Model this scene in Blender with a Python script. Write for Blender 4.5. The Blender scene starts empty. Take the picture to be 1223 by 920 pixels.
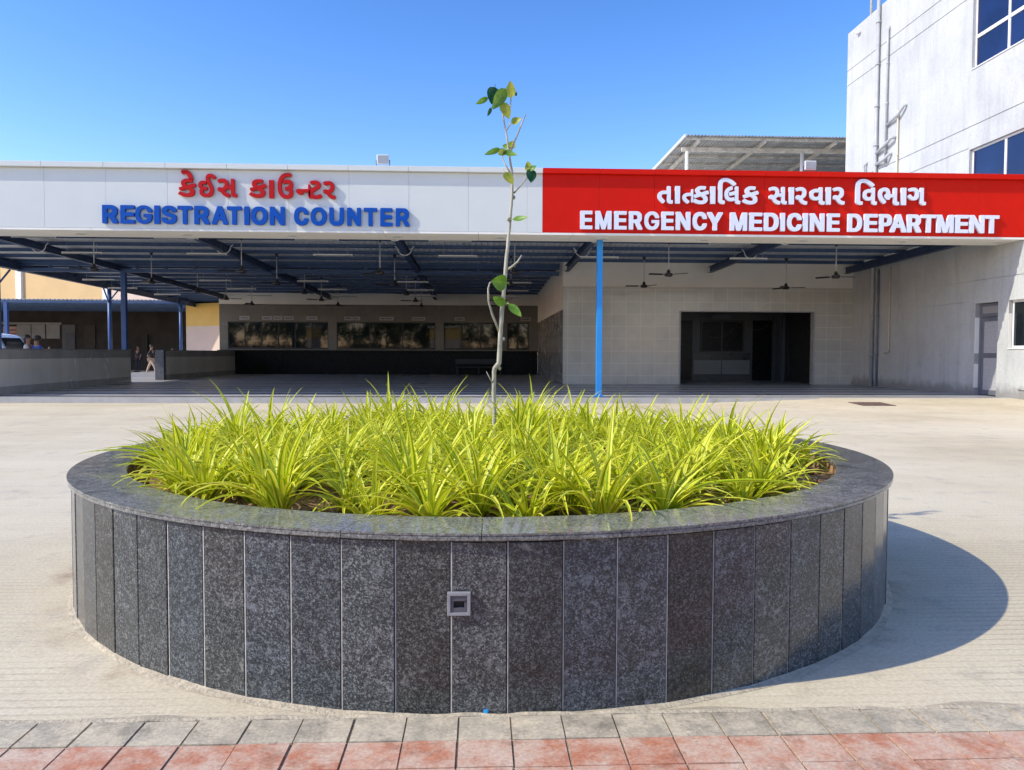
import bpy, bmesh, math, random
from mathutils import Vector, Matrix, noise
PI = math.pi
rad = math.radians
random.seed(7)
scene = bpy.context.scene
col = scene.collection

# ------------------------------------------------------------------ camera
F, CX, CY = 920.0, 611.5, 460.0
EYE = Vector((0, 0, 1.3))
_y, _p, _r = rad(2.4), rad(2.34), rad(0.2)
FW = Vector((math.sin(_y) * math.cos(_p), math.cos(_y) * math.cos(_p), -math.sin(_p)))
_r0 = Vector((math.cos(_y), -math.sin(_y), 0)); _u0 = _r0.cross(FW)
RT = _r0 * math.cos(_r) + _u0 * math.sin(_r); UP = RT.cross(FW)
cam = bpy.data.cameras.new('camera'); camo = bpy.data.objects.new('camera', cam); col.objects.link(camo)
cam.sensor_width = 36; cam.lens = F / 1223 * 36; cam.clip_end = 2000; cam.clip_start = 0.05
m = Matrix.Identity(4)
for i in range(3):
    m[i][0] = RT[i]; m[i][1] = UP[i]; m[i][2] = -FW[i]; m[i][3] = EYE[i]
camo.matrix_world = m
scene.camera = camo

def aty(x, y, Y):                       # the point of plane Y that the measured photo pixel shows
    d = FW + RT * ((x - CX) / F) - UP * ((y - CY) / F)
    return EYE + d * (Y / d.y)

# ------------------------------------------------------------------ helpers
def tag(o, label=None, cat=None, group=None, kind=None):
    if label: o['label'] = label
    if cat: o['category'] = cat
    if group: o['group'] = group
    if kind: o['kind'] = kind
    return o

def thing(name, label, cat, loc=(0, 0, 0), rz=0, group=None):
    o = bpy.data.objects.new(name, None); col.objects.link(o)
    o.empty_display_size = 0.2
    o.location = loc; o.rotation_euler = (0, 0, rz)
    return tag(o, label, cat, group)

def wloc(o):
    v = Vector((0, 0, 0))
    while o is not None:
        v += Vector(o.location); o = o.parent
    return v

class MB:
    def __init__(s): s.v = []; s.f = []; s.mi = []; s.uv = None; s.sm = []; s.rnd = []
    def face(s, idx, mi=0, sm=False, rnd=0.0):
        s.f.append(tuple(idx)); s.mi.append(mi); s.sm.append(sm); s.rnd.append(rnd)
    def quad(s, a, b, c, d, mi=0, rnd=0.0):
        n = len(s.v); s.v += [tuple(a), tuple(b), tuple(c), tuple(d)]; s.face((n, n+1, n+2, n+3), mi, False, rnd)
    def box(s, x0, x1, y0, y1, z0, z1, mi=0, rnd=0.0):
        n = len(s.v)
        s.v += [(x, y, z) for z in (z0, z1) for y in (y0, y1) for x in (x0, x1)]
        for q in ((0, 2, 3, 1), (4, 5, 7, 6), (0, 1, 5, 4), (2, 6, 7, 3), (0, 4, 6, 2), (1, 3, 7, 5)):
            s.face([n + i for i in q], mi, False, rnd)
    def bar(s, a, b, w, h, mi=0, up=(0, 0, 1)):
        a = Vector(a); b = Vector(b); d = (b - a).normalized(); up = Vector(up)
        if abs(d.dot(up)) > .99: up = Vector((1, 0, 0))
        r = d.cross(up).normalized() * (w / 2); u = r.cross(d).normalized() * (h / 2)
        n = len(s.v)
        for p in (a, b):
            s.v += [tuple(p - r - u), tuple(p + r - u), tuple(p + r + u), tuple(p - r + u)]
        for q in ((0, 1, 2, 3), (7, 6, 5, 4), (0, 4, 5, 1), (1, 5, 6, 2), (2, 6, 7, 3), (3, 7, 4, 0)):
            s.face([n + i for i in q], mi)
    def tube(s, pts, rads, seg=10, mi=0, cap=True):
        pts = [Vector(p) for p in pts]
        if not hasattr(rads, '__len__'): rads = [rads] * len(pts)
        n0 = len(s.v); ref = None
        for i, p in enumerate(pts):
            d = (pts[min(i + 1, len(pts) - 1)] - pts[max(i - 1, 0)]).normalized()
            if ref is None:
                ref = Vector((0, 0, 1)) if abs(d.z) < .9 else Vector((1, 0, 0))
            a = (ref - d * ref.dot(d)).normalized(); ref = a; b = d.cross(a)
            for k in range(seg):
                t = 2 * PI * k / seg
                s.v.append(tuple(p + (a * math.cos(t) + b * math.sin(t)) * rads[i]))
        for i in range(len(pts) - 1):
            for k in range(seg):
                k2 = (k + 1) % seg
                s.face((n0 + i*seg + k, n0 + i*seg + k2, n0 + (i+1)*seg + k2, n0 + (i+1)*seg + k), mi, True)
        if cap:
            s.face([n0 + k for k in range(seg)][::-1], mi)
            e = n0 + (len(pts) - 1) * seg
            s.face([e + k for k in range(seg)], mi)
    def lathe(s, prof, seg=24, c=(0, 0, 0), mi=0, a0=0.0, a1=2*PI, sm=True, n_close=True):
        full = abs(a1 - a0 - 2*PI) < 1e-6
        n0 = len(s.v); m_ = seg if full else seg + 1
        for r, z in prof:
            for k in range(m_):
                t = a0 + (a1 - a0) * k / seg
                s.v.append((c[0] + r*math.cos(t), c[1] + r*math.sin(t), c[2] + z))
        for i in range(len(prof) - 1):
            for k in range(seg):
                k2 = (k + 1) % m_
                s.face((n0 + i*m_ + k, n0 + i*m_ + k2, n0 + (i+1)*m_ + k2, n0 + (i+1)*m_ + k), mi, sm)
    def ell(s, c, r, seg=12, rings=8, mi=0):
        n0 = len(s.v); c = Vector(c)
        for i in range(rings + 1):
            ph = PI * i / rings
            for k in range(seg):
                t = 2*PI*k/seg
                s.v.append((c.x + r[0]*math.sin(ph)*math.cos(t), c.y + r[1]*math.sin(ph)*math.sin(t), c.z + r[2]*math.cos(ph)))
        for i in range(rings):
            for k in range(seg):
                k2 = (k+1) % seg
                s.face((n0+i*seg+k, n0+(i+1)*seg+k, n0+(i+1)*seg+k2, n0+i*seg+k2), mi, True)
    def prism(s, poly, axis, a, b, mi=0):      # poly in the two other axes, extruded along axis from a to b
        n0 = len(s.v); k = len(poly)
        for t in (a, b):
            for p in poly:
                s.v.append({'x': (t, p[0], p[1]), 'y': (p[0], t, p[1]), 'z': (p[0], p[1], t)}[axis])
        s.face(range(n0, n0 + k), mi); s.face(list(range(n0 + k, n0 + 2*k))[::-1], mi)
        for i in range(k):
            j = (i + 1) % k
            s.face((n0 + i, n0 + k + i, n0 + k + j, n0 + j), mi)
    def build(s, name, mats, parent=None, bevel=0, fixn=True, local=False):
        me = bpy.data.meshes.new(name)
        off = Vector((0, 0, 0)) if (parent is None or local) else wloc(parent)
        vs = [(v[0]-off.x, v[1]-off.y, v[2]-off.z) for v in s.v] if off.length > 0 else s.v
        me.from_pydata(vs, [], s.f)
        mats = mats if isinstance(mats, (list, tuple)) else [mats]
        for mm in mats: me.materials.append(mm)
        me.polygons.foreach_set('material_index', s.mi)
        me.polygons.foreach_set('use_smooth', s.sm)
        if any(s.rnd):
            a = me.attributes.new('rnd', 'FLOAT', 'FACE'); a.data.foreach_set('value', s.rnd)
        if s.uv:
            ul = me.uv_layers.new(name='UVMap')
            flat = []
            for f in s.f:
                for i in f: flat += s.uv[i]
            ul.data.foreach_set('uv', flat)
        if fixn:
            bm = bmesh.new(); bm.from_mesh(me)
            bmesh.ops.recalc_face_normals(bm, faces=bm.faces)
            if bevel:
                es = [e for e in bm.edges if len(e.link_faces) == 2 and e.calc_face_angle(0) > .5]
                bmesh.ops.bevel(bm, geom=es, offset=bevel, segments=2, affect='EDGES', profile=.5)
            bm.to_mesh(me); bm.free()
        me.update()
        o = bpy.data.objects.new(name, me); col.objects.link(o)
        if parent is not None: o.parent = parent
        return o

def copy_tree(o, parent=None):
    c = o.copy(); col.objects.link(c); c.parent = parent
    for ch in KIDS(o): copy_tree(ch, c)
    return c
def KIDS(o): return [x for x in list(bpy.data.objects) if x.parent is o]

def relief(mb, u0, u1, v0, v1, rects, fn, mi=0, side_mi=None):
    """stepped wall: rects (u0,u1,v0,v1,depth,material,open)."""
    us = sorted({u0, u1, *[min(max(r[i], u0), u1) for r in rects for i in (0, 1)]})
    vs = sorted({v0, v1, *[min(max(r[i], v0), v1) for r in rects for i in (2, 3)]})
    def cell(i, j):
        if i < 0 or j < 0 or i >= len(us)-1 or j >= len(vs)-1: return None
        cu = (us[i]+us[i+1])/2; cv = (vs[j]+vs[j+1])/2
        d = (0.0, mi, False, mi)
        for r in rects:
            if r[0] < cu < r[1] and r[2] < cv < r[3]: d = (r[4], r[5], len(r) > 6 and r[6], r[7] if len(r) > 7 else r[5])
        return d
    for i in range(len(us)-1):
        for j in range(len(vs)-1):
            d, mm, op, _ = cell(i, j)
            a, b, c, e = us[i], us[i+1], vs[j], vs[j+1]
            if not op: mb.quad(fn(a, c, d), fn(b, c, d), fn(b, e, d), fn(a, e, d), mm)
            r = cell(i+1, j)
            if r and r[0] != d:
                q = r if r[0] > d else cell(i, j)
                mb.quad(fn(b, c, d), fn(b, e, d), fn(b, e, r[0]), fn(b, c, r[0]), q[3])
            r = cell(i, j+1)
            if r and r[0] != d:
                q = r if r[0] > d else cell(i, j)
                mb.quad(fn(a, e, d), fn(b, e, d), fn(b, e, r[0]), fn(a, e, r[0]), q[3])

# ------------------------------------------------------------------ materials
def newmat(name):
    m = bpy.data.materials.new(name); m.use_nodes = True
    nt = m.node_tree; b = nt.nodes['Principled BSDF']
    return m, nt, b
def N(nt, t, **k):
    n = nt.nodes.new(t)
    for a, v in k.items():
        if a in n.inputs.keys() if hasattr(n.inputs, 'keys') else False: n.inputs[a].default_value = v
        else: setattr(n, a, v)
    return n
def L(nt, a, b): nt.links.new(a, b)
def pos(nt, scale=(1, 1, 1), obj=False):
    if obj:
        g = nt.nodes.new('ShaderNodeTexCoord').outputs['Object']
    else:
        g = nt.nodes.new('ShaderNodeNewGeometry').outputs['Position']
    mp = nt.nodes.new('ShaderNodeMapping'); mp.inputs['Scale'].default_value = scale
    L(nt, g, mp.inputs['Vector']); return mp.outputs['Vector']
def ntex(nt, vec, scale, detail=4, rough=.55, dist=0):
    n = nt.nodes.new('ShaderNodeTexNoise'); n.inputs['Scale'].default_value = scale
    n.inputs['Detail'].default_value = detail; n.inputs['Roughness'].default_value = rough
    n.inputs['Distortion'].default_value = dist
    L(nt, vec, n.inputs['Vector']); return n.outputs['Fac']
def ramp(nt, fac, stops):
    r = nt.nodes.new('ShaderNodeValToRGB')
    while len(r.color_ramp.elements) < len(stops): r.color_ramp.elements.new(.5)
    for e, (p, c) in zip(r.color_ramp.elements, stops):
        e.position = p; e.color = (*c, 1) if len(c) == 3 else c
    L(nt, fac, r.inputs['Fac']); return r.outputs['Color']
def g3(v): return (v, v, v)
def mix(nt, fac, a, b, mode='MIX'):
    n = nt.nodes.new('ShaderNodeMix'); n.data_type = 'RGBA'; n.blend_type = mode
    for sock, val in ((n.inputs[0], fac), (n.inputs[6], a), (n.inputs[7], b)):
        if isinstance(val, (int, float)): sock.default_value = val
        elif isinstance(val, tuple): sock.default_value = (*val, 1) if len(val) == 3 else val
        else: L(nt, val, sock)
    return n.outputs[2]
def math_(nt, op, a, b=None, clamp=False):
    n = nt.nodes.new('ShaderNodeMath'); n.operation = op; n.use_clamp = clamp
    for i, val in enumerate((a, b)):
        if val is None: continue
        if isinstance(val, (int, float)): n.inputs[i].default_value = val
        else: L(nt, val, n.inputs[i])
    return n.outputs[0]
def bump(nt, b, h, strength=.3, dist=.01):
    n = nt.nodes.new('ShaderNodeBump'); n.inputs['Strength'].default_value = strength
    n.inputs['Distance'].default_value = dist; L(nt, h, n.inputs['Height']); L(nt, n.outputs[0], b.inputs['Normal'])
def simple(name, c, rough=.6, var=.12, scale=3.0, metal=0, bmp=0, spec=.5, obj=False, stretch=(1, 1, 1), bscale=40):
    m, nt, b = newmat(name)
    v = pos(nt, stretch, obj)
    f = ntex(nt, v, scale, 5, .6)
    lo = tuple(max(0, x*(1-var)) for x in c); hi = tuple(min(1, x*(1+var)) for x in c)
    L(nt, ramp(nt, f, [(.3, lo), (.7, hi)]), b.inputs['Base Color'])
    rr = ntex(nt, v, scale*2.3, 3)
    L(nt, ramp(nt, rr, [(.3, g3(max(.02, rough-.06))), (.7, g3(min(1, rough+.08)))]), b.inputs['Roughness'])
    b.inputs['Metallic'].default_value = metal; b.inputs['Specular IOR Level'].default_value = spec
    if bmp: bump(nt, b, ntex(nt, v, bscale, 4), bmp, .01)
    return m

def mat_ground():
    m, nt, b = newmat('concrete_yard')
    p = pos(nt)
    big = ntex(nt, p, .35, 5, .6)
    c = ramp(nt, big, [(.3, (.56, .46, .305)), (.5, (.68, .575, .395)), (.72, (.75, .655, .47))])
    sx = pos(nt, (.12, 1.0, 1)); st = ntex(nt, sx, 2.2, 6, .65)
    c = mix(nt, .22, c, mix(nt, 1.0, c, ramp(nt, st, [(.32, g3(.78)), (.6, g3(1.06))]), 'MULTIPLY'))
    med = ntex(nt, p, 3.2, 8, .7)
    c = mix(nt, ramp(nt, med, [(.54, g3(0)), (.66, g3(.45))]), c, (.40, .355, .29))
    smu = ntex(nt, pos(nt, (.35, 1.0, 1)), 1.1, 7, .72, .5)
    c = mix(nt, ramp(nt, smu, [(.58, g3(0)), (.66, g3(.22)), (.74, g3(.10))]), c, (.36, .325, .265))
    pit = ntex(nt, pos(nt, (.5, 1, 1)), 14, 6, .75)
    c = mix(nt, ramp(nt, pit, [(.60, g3(0)), (.68, g3(.42))]), c, (.36, .31, .235))
    # drawn broom lines
    w = nt.nodes.new('ShaderNodeTexWave'); w.wave_type = 'BANDS'; w.bands_direction = 'Y'
    w.inputs['Scale'].default_value = 5.2; w.inputs['Distortion'].default_value = .9; w.inputs['Detail'].default_value = 3
    w.inputs['Detail Scale'].default_value = .6
    L(nt, pos(nt, (.16, 1, 1)), w.inputs['Vector'])
    line = ramp(nt, w.outputs['Fac'], [(0, g3(1)), (.16, g3(.25)), (.3, g3(0))])
    mask = ramp(nt, ntex(nt, pos(nt, (.5, 1, 1)), .9, 3), [(.38, g3(.1)), (.58, g3(1))])
    # distance from the planter: smoother trowelled skirt, sandy
    vd = nt.nodes.new('ShaderNodeVectorMath'); vd.operation = 'DISTANCE'
    L(nt, pos(nt, (1, 1, 0)), vd.inputs[0]); vd.inputs[1].default_value = (.05, 5.1, 0)
    dd = math_(nt, 'ADD', vd.outputs['Value'], math_(nt, 'MULTIPLY', math_(nt, 'SUBTRACT', ntex(nt, p, 2.5, 4), .5), .7))
    near = ramp(nt, math_(nt, 'MULTIPLY', dd, .2), [(.48, g3(1)), (.56, g3(.0))])
    lm = math_(nt, 'MULTIPLY', math_(nt, 'MULTIPLY', line, mask), math_(nt, 'SUBTRACT', 1.0, near), True)
    c = mix(nt, math_(nt, 'MULTIPLY', lm, .38), c, (.27, .235, .185))
    sandf = math_(nt, 'MULTIPLY', near, ramp(nt, ntex(nt, p, 4, 5), [(.4, g3(0)), (.7, g3(.7))]))
    c = mix(nt, sandf, c, (.54, .44, .29))
    dirt = math_(nt, 'MULTIPLY', ramp(nt, math_(nt, 'MULTIPLY', dd, .2), [(.485, g3(1)), (.52, g3(0))]), ramp(nt, ntex(nt, p, 1.8, 6, .7), [(.50, g3(0)), (.64, g3(.75))]))
    c = mix(nt, dirt, c, (.33, .235, .15))
    # dark specks and pits
    vo = nt.nodes.new('ShaderNodeTexVoronoi'); vo.inputs['Scale'].default_value = 26; L(nt, p, vo.inputs['Vector'])
    sp = math_(nt, 'MULTIPLY', ramp(nt, vo.outputs['Distance'], [(.05, g3(1)), (.12, g3(0))]), ramp(nt, ntex(nt, p, 7, 3), [(.55, g3(0)), (.62, g3(1))]))
    c = mix(nt, math_(nt, 'MULTIPLY', sp, .45), c, (.2, .17, .13))
    # hairline scratches
    vc = nt.nodes.new('ShaderNodeTexVoronoi'); vc.feature = 'DISTANCE_TO_EDGE'; vc.inputs['Scale'].default_value = .55
    L(nt, pos(nt, (1, 1.4, 1)), vc.inputs['Vector'])
    fine = ntex(nt, p, 60, 4)
    c = mix(nt, .28, c, ramp(nt, fine, [(.3, g3(.25)), (.7, g3(.9))]), 'OVERLAY')
    L(nt, c, b.inputs['Base Color']); b.inputs['Roughness'].default_value = .82
    b.inputs['Specular IOR Level'].default_value = .3
    h = math_(nt, 'ADD', math_(nt, 'MULTIPLY', lm, -.6), math_(nt, 'ADD', math_(nt, 'MULTIPLY', fine, .35), math_(nt, 'MULTIPLY', med, .8)))
    bump(nt, b, h, .45, .008)
    return m

def mat_granite(name, base, light, polish, blotch=.5, panel=False):
    m, nt, b = newmat(name)
    p = pos(nt)
    oi = nt.nodes.new('ShaderNodeObjectInfo')
    ofs = nt.nodes.new('ShaderNodeVectorMath'); ofs.operation = 'ADD'
    sc_ = nt.nodes.new('ShaderNodeVectorMath'); sc_.operation = 'SCALE'; sc_.inputs[0].default_value = (13.7, 7.1, 3.3)
    L(nt, oi.outputs['Random'], sc_.inputs['Scale']); L(nt, p, ofs.inputs[0]); L(nt, sc_.outputs[0], ofs.inputs[1]); v = ofs.outputs[0]
    vo = nt.nodes.new('ShaderNodeTexVoronoi'); vo.inputs['Scale'].default_value = 230; vo.inputs['Randomness'].default_value = 1
    dv = nt.nodes.new('ShaderNodeVectorMath'); dv.operation = 'ADD'
    nz = nt.nodes.new('ShaderNodeTexNoise'); nz.inputs['Scale'].default_value = 70; L(nt, v, nz.inputs['Vector'])
    sv = nt.nodes.new('ShaderNodeVectorMath'); sv.operation = 'SCALE'; sv.inputs['Scale'].default_value = .012
    L(nt, nz.outputs['Color'], sv.inputs[0]); L(nt, v, dv.inputs[0]); L(nt, sv.outputs[0], dv.inputs[1]); L(nt, dv.outputs[0], vo.inputs['Vector'])
    sep = nt.nodes.new('ShaderNodeSeparateColor'); L(nt, vo.outputs['Color'], sep.inputs[0])
    dark = tuple(x*.45 for x in base)
    c = ramp(nt, sep.outputs[0], [(.0, dark), (.35, base), (.62, tuple(x*1.3 for x in base)), (.80, light), (1, tuple(min(1, x*1.3) for x in light))])
    cl = ntex(nt, v, 27, 5, .62, .8)
    grp = ramp(nt, ntex(nt, v, 5.5, 3, .6), [(.42, g3(.12)), (.66, g3(1))])
    c = mix(nt, math_(nt, 'MULTIPLY', ramp(nt, cl, [(.55, g3(0)), (.60, g3(blotch))]), grp), c, tuple(x*1.55 for x in light))
    v2 = nt.nodes.new('ShaderNodeTexVoronoi'); v2.inputs['Scale'].default_value = 75; L(nt, dv.outputs[0], v2.inputs['Vector'])
    s2 = nt.nodes.new('ShaderNodeSeparateColor'); L(nt, v2.outputs['Color'], s2.inputs[0])
    fl_ = math_(nt, 'MULTIPLY', ramp(nt, s2.outputs[0], [(.80, g3(0)), (.86, g3(.7))]), ramp(nt, v2.outputs['Distance'], [(.25, g3(1)), (.5, g3(0))]))
    c = mix(nt, fl_, c, tuple(x*1.45 for x in light))
    c = mix(nt, ramp(nt, s2.outputs[1], [(.62, g3(0)), (.72, g3(.45))]), c, tuple(x*.4 for x in base))
    big = ntex(nt, v, 7, 4, .6)
    c = mix(nt, .8, c, ramp(nt, big, [(.3, g3(.35)), (.7, g3(.62))]), 'OVERLAY')
    tint = ramp(nt, oi.outputs['Random'], [(0, (.90, .97, 1.08)), (.4, (.97, 1.0, 1.04)), (.75, (1.0, 1.0, 1.0)), (1, (1.0, .96, .91))])
    if panel:
        c = mix(nt, 1.0, c, tint, 'MULTIPLY')
        c = mix(nt, 1.0, c, ramp(nt, math_(nt, 'FRACT', math_(nt, 'MULTIPLY', oi.outputs['Random'], 7.3)), [(0, g3(.72)), (1, g3(1.35))]), 'MULTIPLY')
        # dried splashes of cement
        spl = ntex(nt, v, 11, 6, .75, 1.2)
        c = mix(nt, ramp(nt, spl, [(.63, g3(0)), (.67, g3(.5))]), c, (.34, .33, .30))
        rust = ntex(nt, pos(nt, (1, 1, .25)), 4, 4)
        c = mix(nt, ramp(nt, rust, [(.66, g3(0)), (.78, g3(.22))]), c, (.10, .075, .055))
    L(nt, c, b.inputs['Base Color'])
    ro = ntex(nt, v, 14, 4)
    L(nt, ramp(nt, ro, [(.3, g3(polish)), (.75, g3(polish*1.7+.03))]), b.inputs['Roughness'])
    b.inputs['Specular IOR Level'].default_value = .5
    bump(nt, b, math_(nt, 'ADD', sep.outputs[1], cl), .06 if panel else .015, .002)
    return m

def mat_leaf(name, green, yellow, thin=.35, stripes=True, rough=.4):
    m, nt, b = newmat(name)
    tc = nt.nodes.new('ShaderNodeTexCoord'); s = nt.nodes.new('ShaderNodeSeparateXYZ'); L(nt, tc.outputs['UV'], s.inputs[0])
    oi = nt.nodes.new('ShaderNodeObjectInfo')
    if stripes:
        cmb = nt.nodes.new('ShaderNodeCombineXYZ')
        L(nt, math_(nt, 'FLOOR', s.outputs['X']), cmb.inputs[0])
        L(nt, math_(nt, 'MULTIPLY', oi.outputs['Random'], 97.0), cmb.inputs[1])
        wn_ = nt.nodes.new('ShaderNodeTexWhiteNoise'); wn_.noise_dimensions = '2D'; L(nt, cmb.outputs[0], wn_.inputs['Vector'])
        d_ = math_(nt, 'MULTIPLY', math_(nt, 'ABSOLUTE', math_(nt, 'SUBTRACT', math_(nt, 'FRACT', s.outputs['X']), .5)), 2.0)
        # yellow heart with green flanks, or green heart with yellow margins, leaf by leaf
        A_ = ramp(nt, d_, [(.0, (.95, .88, .16)), (.34, yellow), (.56, green), (.82, green), (.95, yellow)])
        B_ = ramp(nt, d_, [(.0, green), (.20, green), (.36, yellow), (.9, (.95, .88, .14))])
        c = mix(nt, ramp(nt, wn_.outputs['Value'], [(.35, g3(0)), (.60, g3(1))]), A_, B_)
        c = mix(nt, .0, c, c)
        # greener towards the base of each leaf
        c = mix(nt, ramp(nt, s.outputs['Y'], [(0, g3(.75)), (.35, g3(.12)), (1, g3(0))]), c, green)
        c = mix(nt, ramp(nt, math_(nt, 'ADD', s.outputs['Y'], math_(nt, 'MULTIPLY', wn_.outputs['Value'], .05)), [(.975, g3(0)), (1.0, g3(.8))]), c, (.25, .15, .05))
    else:
        n = ntex(nt, pos(nt), 22, 4)
        c = ramp(nt, n, [(.3, green), (.7, yellow)])
        vein = nt.nodes.new('ShaderNodeTexWave'); vein.inputs['Scale'].default_value = 3.0
        mid = ramp(nt, math_(nt, 'ABSOLUTE', math_(nt, 'SUBTRACT', math_(nt, 'FRACT', s.outputs['X']), .5)), [(0, g3(.55)), (.05, g3(0))])
        c = mix(nt, mid, c, tuple(min(1, y*1.5) for y in yellow))
    L(nt, c, b.inputs['Base Color']); b.inputs['Roughness'].default_value = rough
    b.inputs['Specular IOR Level'].default_value = .45
    tr = nt.nodes.new('ShaderNodeBsdfTranslucent'); L(nt, c, tr.inputs['Color'])
    ms = nt.nodes.new('ShaderNodeMixShader'); ms.inputs[0].default_value = thin
    out = nt.nodes['Material Output']
    L(nt, b.outputs[0], ms.inputs[1]); L(nt, tr.outputs[0], ms.inputs[2]); L(nt, ms.outputs[0], out.inputs['Surface'])
    return m

def mat_tile(name, c1, c2, w, h, mortar, rough=.16, axis='XZ', gap=.006, bands=None):
    m, nt, b = newmat(name)
    g = nt.nodes.new('ShaderNodeNewGeometry'); s = nt.nodes.new('ShaderNodeSeparateXYZ'); L(nt, g.outputs['Position'], s.inputs[0])
    cmb = nt.nodes.new('ShaderNodeCombineXYZ'); L(nt, s.outputs[axis[0]], cmb.inputs[0]); L(nt, s.outputs[axis[1]], cmb.inputs[1])
    br = nt.nodes.new('ShaderNodeTexBrick'); br.offset = 0; br.inputs['Scale'].default_value = 1
    br.inputs['Brick Width'].default_value = w; br.inputs['Row Height'].default_value = h
    br.inputs['Mortar Size'].default_value = gap; br.inputs['Mortar Smooth'].default_value = .1
    br.inputs['Color1'].default_value = (*c1, 1); br.inputs['Color2'].default_value = (*c2, 1); br.inputs['Mortar'].default_value = (*mortar, 1)
    L(nt, cmb.outputs[0], br.inputs['Vector'])
    c = br.outputs['Color']
    n = ntex(nt, g.outputs['Position'], 1.7, 6, .7)
    c = mix(nt, .6, c, ramp(nt, n, [(.25, g3(.38)), (.75, g3(.62))]), 'OVERLAY')
    L(nt, c, b.inputs['Base Color'])
    n2 = ntex(nt, g.outputs['Position'], .8, 5, .7)
    L(nt, ramp(nt, n2, [(.3, g3(rough*.6)), (.7, g3(rough*1.9))]), b.inputs['Roughness'])
    vo = nt.nodes.new('ShaderNodeTexWhiteNoise'); vo.noise_dimensions = '2D'
    fl = nt.nodes.new('ShaderNodeVectorMath'); fl.operation = 'FLOOR'
    dv = nt.nodes.new('ShaderNodeVectorMath'); dv.operation = 'DIVIDE'; dv.inputs[1].default_value = (w, h, 1)
    L(nt, cmb.outputs[0], dv.inputs[0]); L(nt, dv.outputs[0], fl.inputs[0]); L(nt, fl.outputs[0], vo.inputs['Vector'])
    bump(nt, b, math_(nt, 'ADD', math_(nt, 'MULTIPLY', br.outputs['Fac'], -1), math_(nt, 'MULTIPLY', ntex(nt, g.outputs['Position'], 1.5, 1), .6)), .035, .015)
    return m

def mat_plaster(name, c, stain, axis_scale=(3, 3, .35), amt=.38):
    m, nt, b = newmat(name)
    p = pos(nt)
    n1 = ntex(nt, p, .55, 7, .68)
    cc = ramp(nt, n1, [(.28, tuple(x*.84 for x in c)), (.5, c), (.72, tuple(min(1, x*1.1) for x in c))])
    dr = ntex(nt, pos(nt, axis_scale), .9, 7, .72, .4)
    cc = mix(nt, ramp(nt, dr, [(.48, g3(0)), (.66, g3(amt))]), cc, stain)
    pat = ntex(nt, p, 2.6, 8, .75)
    cc = mix(nt, ramp(nt, pat, [(.56, g3(0)), (.68, g3(amt*.55))]), cc, tuple(x*.8 for x in stain))
    # splash zone dirt just above the ground
    s = nt.nodes.new('ShaderNodeSeparateXYZ'); L(nt, p, s.inputs[0])
    low = ramp(nt, math_(nt, 'ADD', s.outputs['Z'], math_(nt, 'MULTIPLY', ntex(nt, p, 3.3, 5), -.5)), [(0, g3(.75)), (.28, g3(0))])
    cc = mix(nt, low, cc, (.2, .19, .18))
    fine = ntex(nt, p, 25, 6, .7)
    cc = mix(nt, .25, cc, ramp(nt, fine, [(.3, g3(.3)), (.7, g3(.75))]), 'OVERLAY')
    L(nt, cc, b.inputs['Base Color']); b.inputs['Roughness'].default_value = .85; b.inputs['Specular IOR Level'].default_value = .25
    bump(nt, b, math_(nt, 'ADD', math_(nt, 'MULTIPLY', pat, 1.5), fine), .35, .02)
    return m

def mat_paver(name, cA, cB, dust):
    m, nt, b = newmat(name)
    p = pos(nt); at = nt.nodes.new('ShaderNodeAttribute'); at.attribute_name = 'rnd'
    c = ramp(nt, at.outputs['Fac'], [(0, cA), (1, cB)])
    n = ntex(nt, p, 9, 8, .72)
    c = mix(nt, ramp(nt, n, [(.40, g3(.0)), (.62, g3(.75))]), c, dust)
    pd = nt.nodes.new('ShaderNodeSeparateXYZ'); L(nt, p, pd.inputs[0])
    edge = ramp(nt, math_(nt, 'ADD', pd.outputs['Y'], math_(nt, 'MULTIPLY', ntex(nt, p, 6, 6, .7), .22)), [(.0, g3(0)), (1, g3(0))])
    n3 = ntex(nt, p, 3.2, 7, .72); c = mix(nt, ramp(nt, n3, [(.50, g3(0)), (.60, g3(.65))]), c, dust)
    n4 = ntex(nt, p, 5.5, 6, .7); c = mix(nt, ramp(nt, n4, [(.56, g3(0)), (.66, g3(.5))]), c, tuple(x*.55 for x in cA))
    f = ntex(nt, p, 90, 4); c = mix(nt, .38, c, ramp(nt, f, [(.3, g3(.25)), (.7, g3(.8))]), 'OVERLAY')
    s = ntex(nt, p, 35, 3); c = mix(nt, ramp(nt, s, [(.66, g3(0)), (.72, g3(.4))]), c, (.12, .09, .07))
    L(nt, c, b.inputs['Base Color']); b.inputs['Roughness'].default_value = .8
    bump(nt, b, math_(nt, 'ADD', n, math_(nt, 'MULTIPLY', f, .4)), .4, .006)
    return m

def mat_glass_dark(name, c=(.012, .016, .02), rough=.03):
    m, nt, b = newmat(name)
    n = ntex(nt, pos(nt), .7, 3)
    L(nt, ramp(nt, n, [(.3, tuple(x*.7 for x in c)), (.7, tuple(x*1.3 for x in c))]), b.inputs['Base Color'])
    b.inputs['Roughness'].default_value = rough; b.inputs['Specular IOR Level'].default_value = .55
    bump(nt, b, ntex(nt, pos(nt), 1.2, 2), .03, .02)
    return m
M = {}
M['ground'] = mat_ground()
M['panel'] = mat_granite('granite_panel', (.038, .0445, .050), (.130, .141, .142), .12, .62, True)
M['cap'] = mat_granite('granite_cap_polished', (.18, .182, .172), (.26, .26, .245), .07, .2)
M['pillar'] = mat_granite('granite_pillar', (.06, .065, .08), (.22, .23, .26), .25, .5)
M['grout'] = simple('grout', (.52, .50, .46), .9, .25, 30, bmp=.3)
M['mortar'] = simple('sandy_mortar', (.52, .44, .31), .95, .25, 25, bmp=.8, bscale=60)
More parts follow.
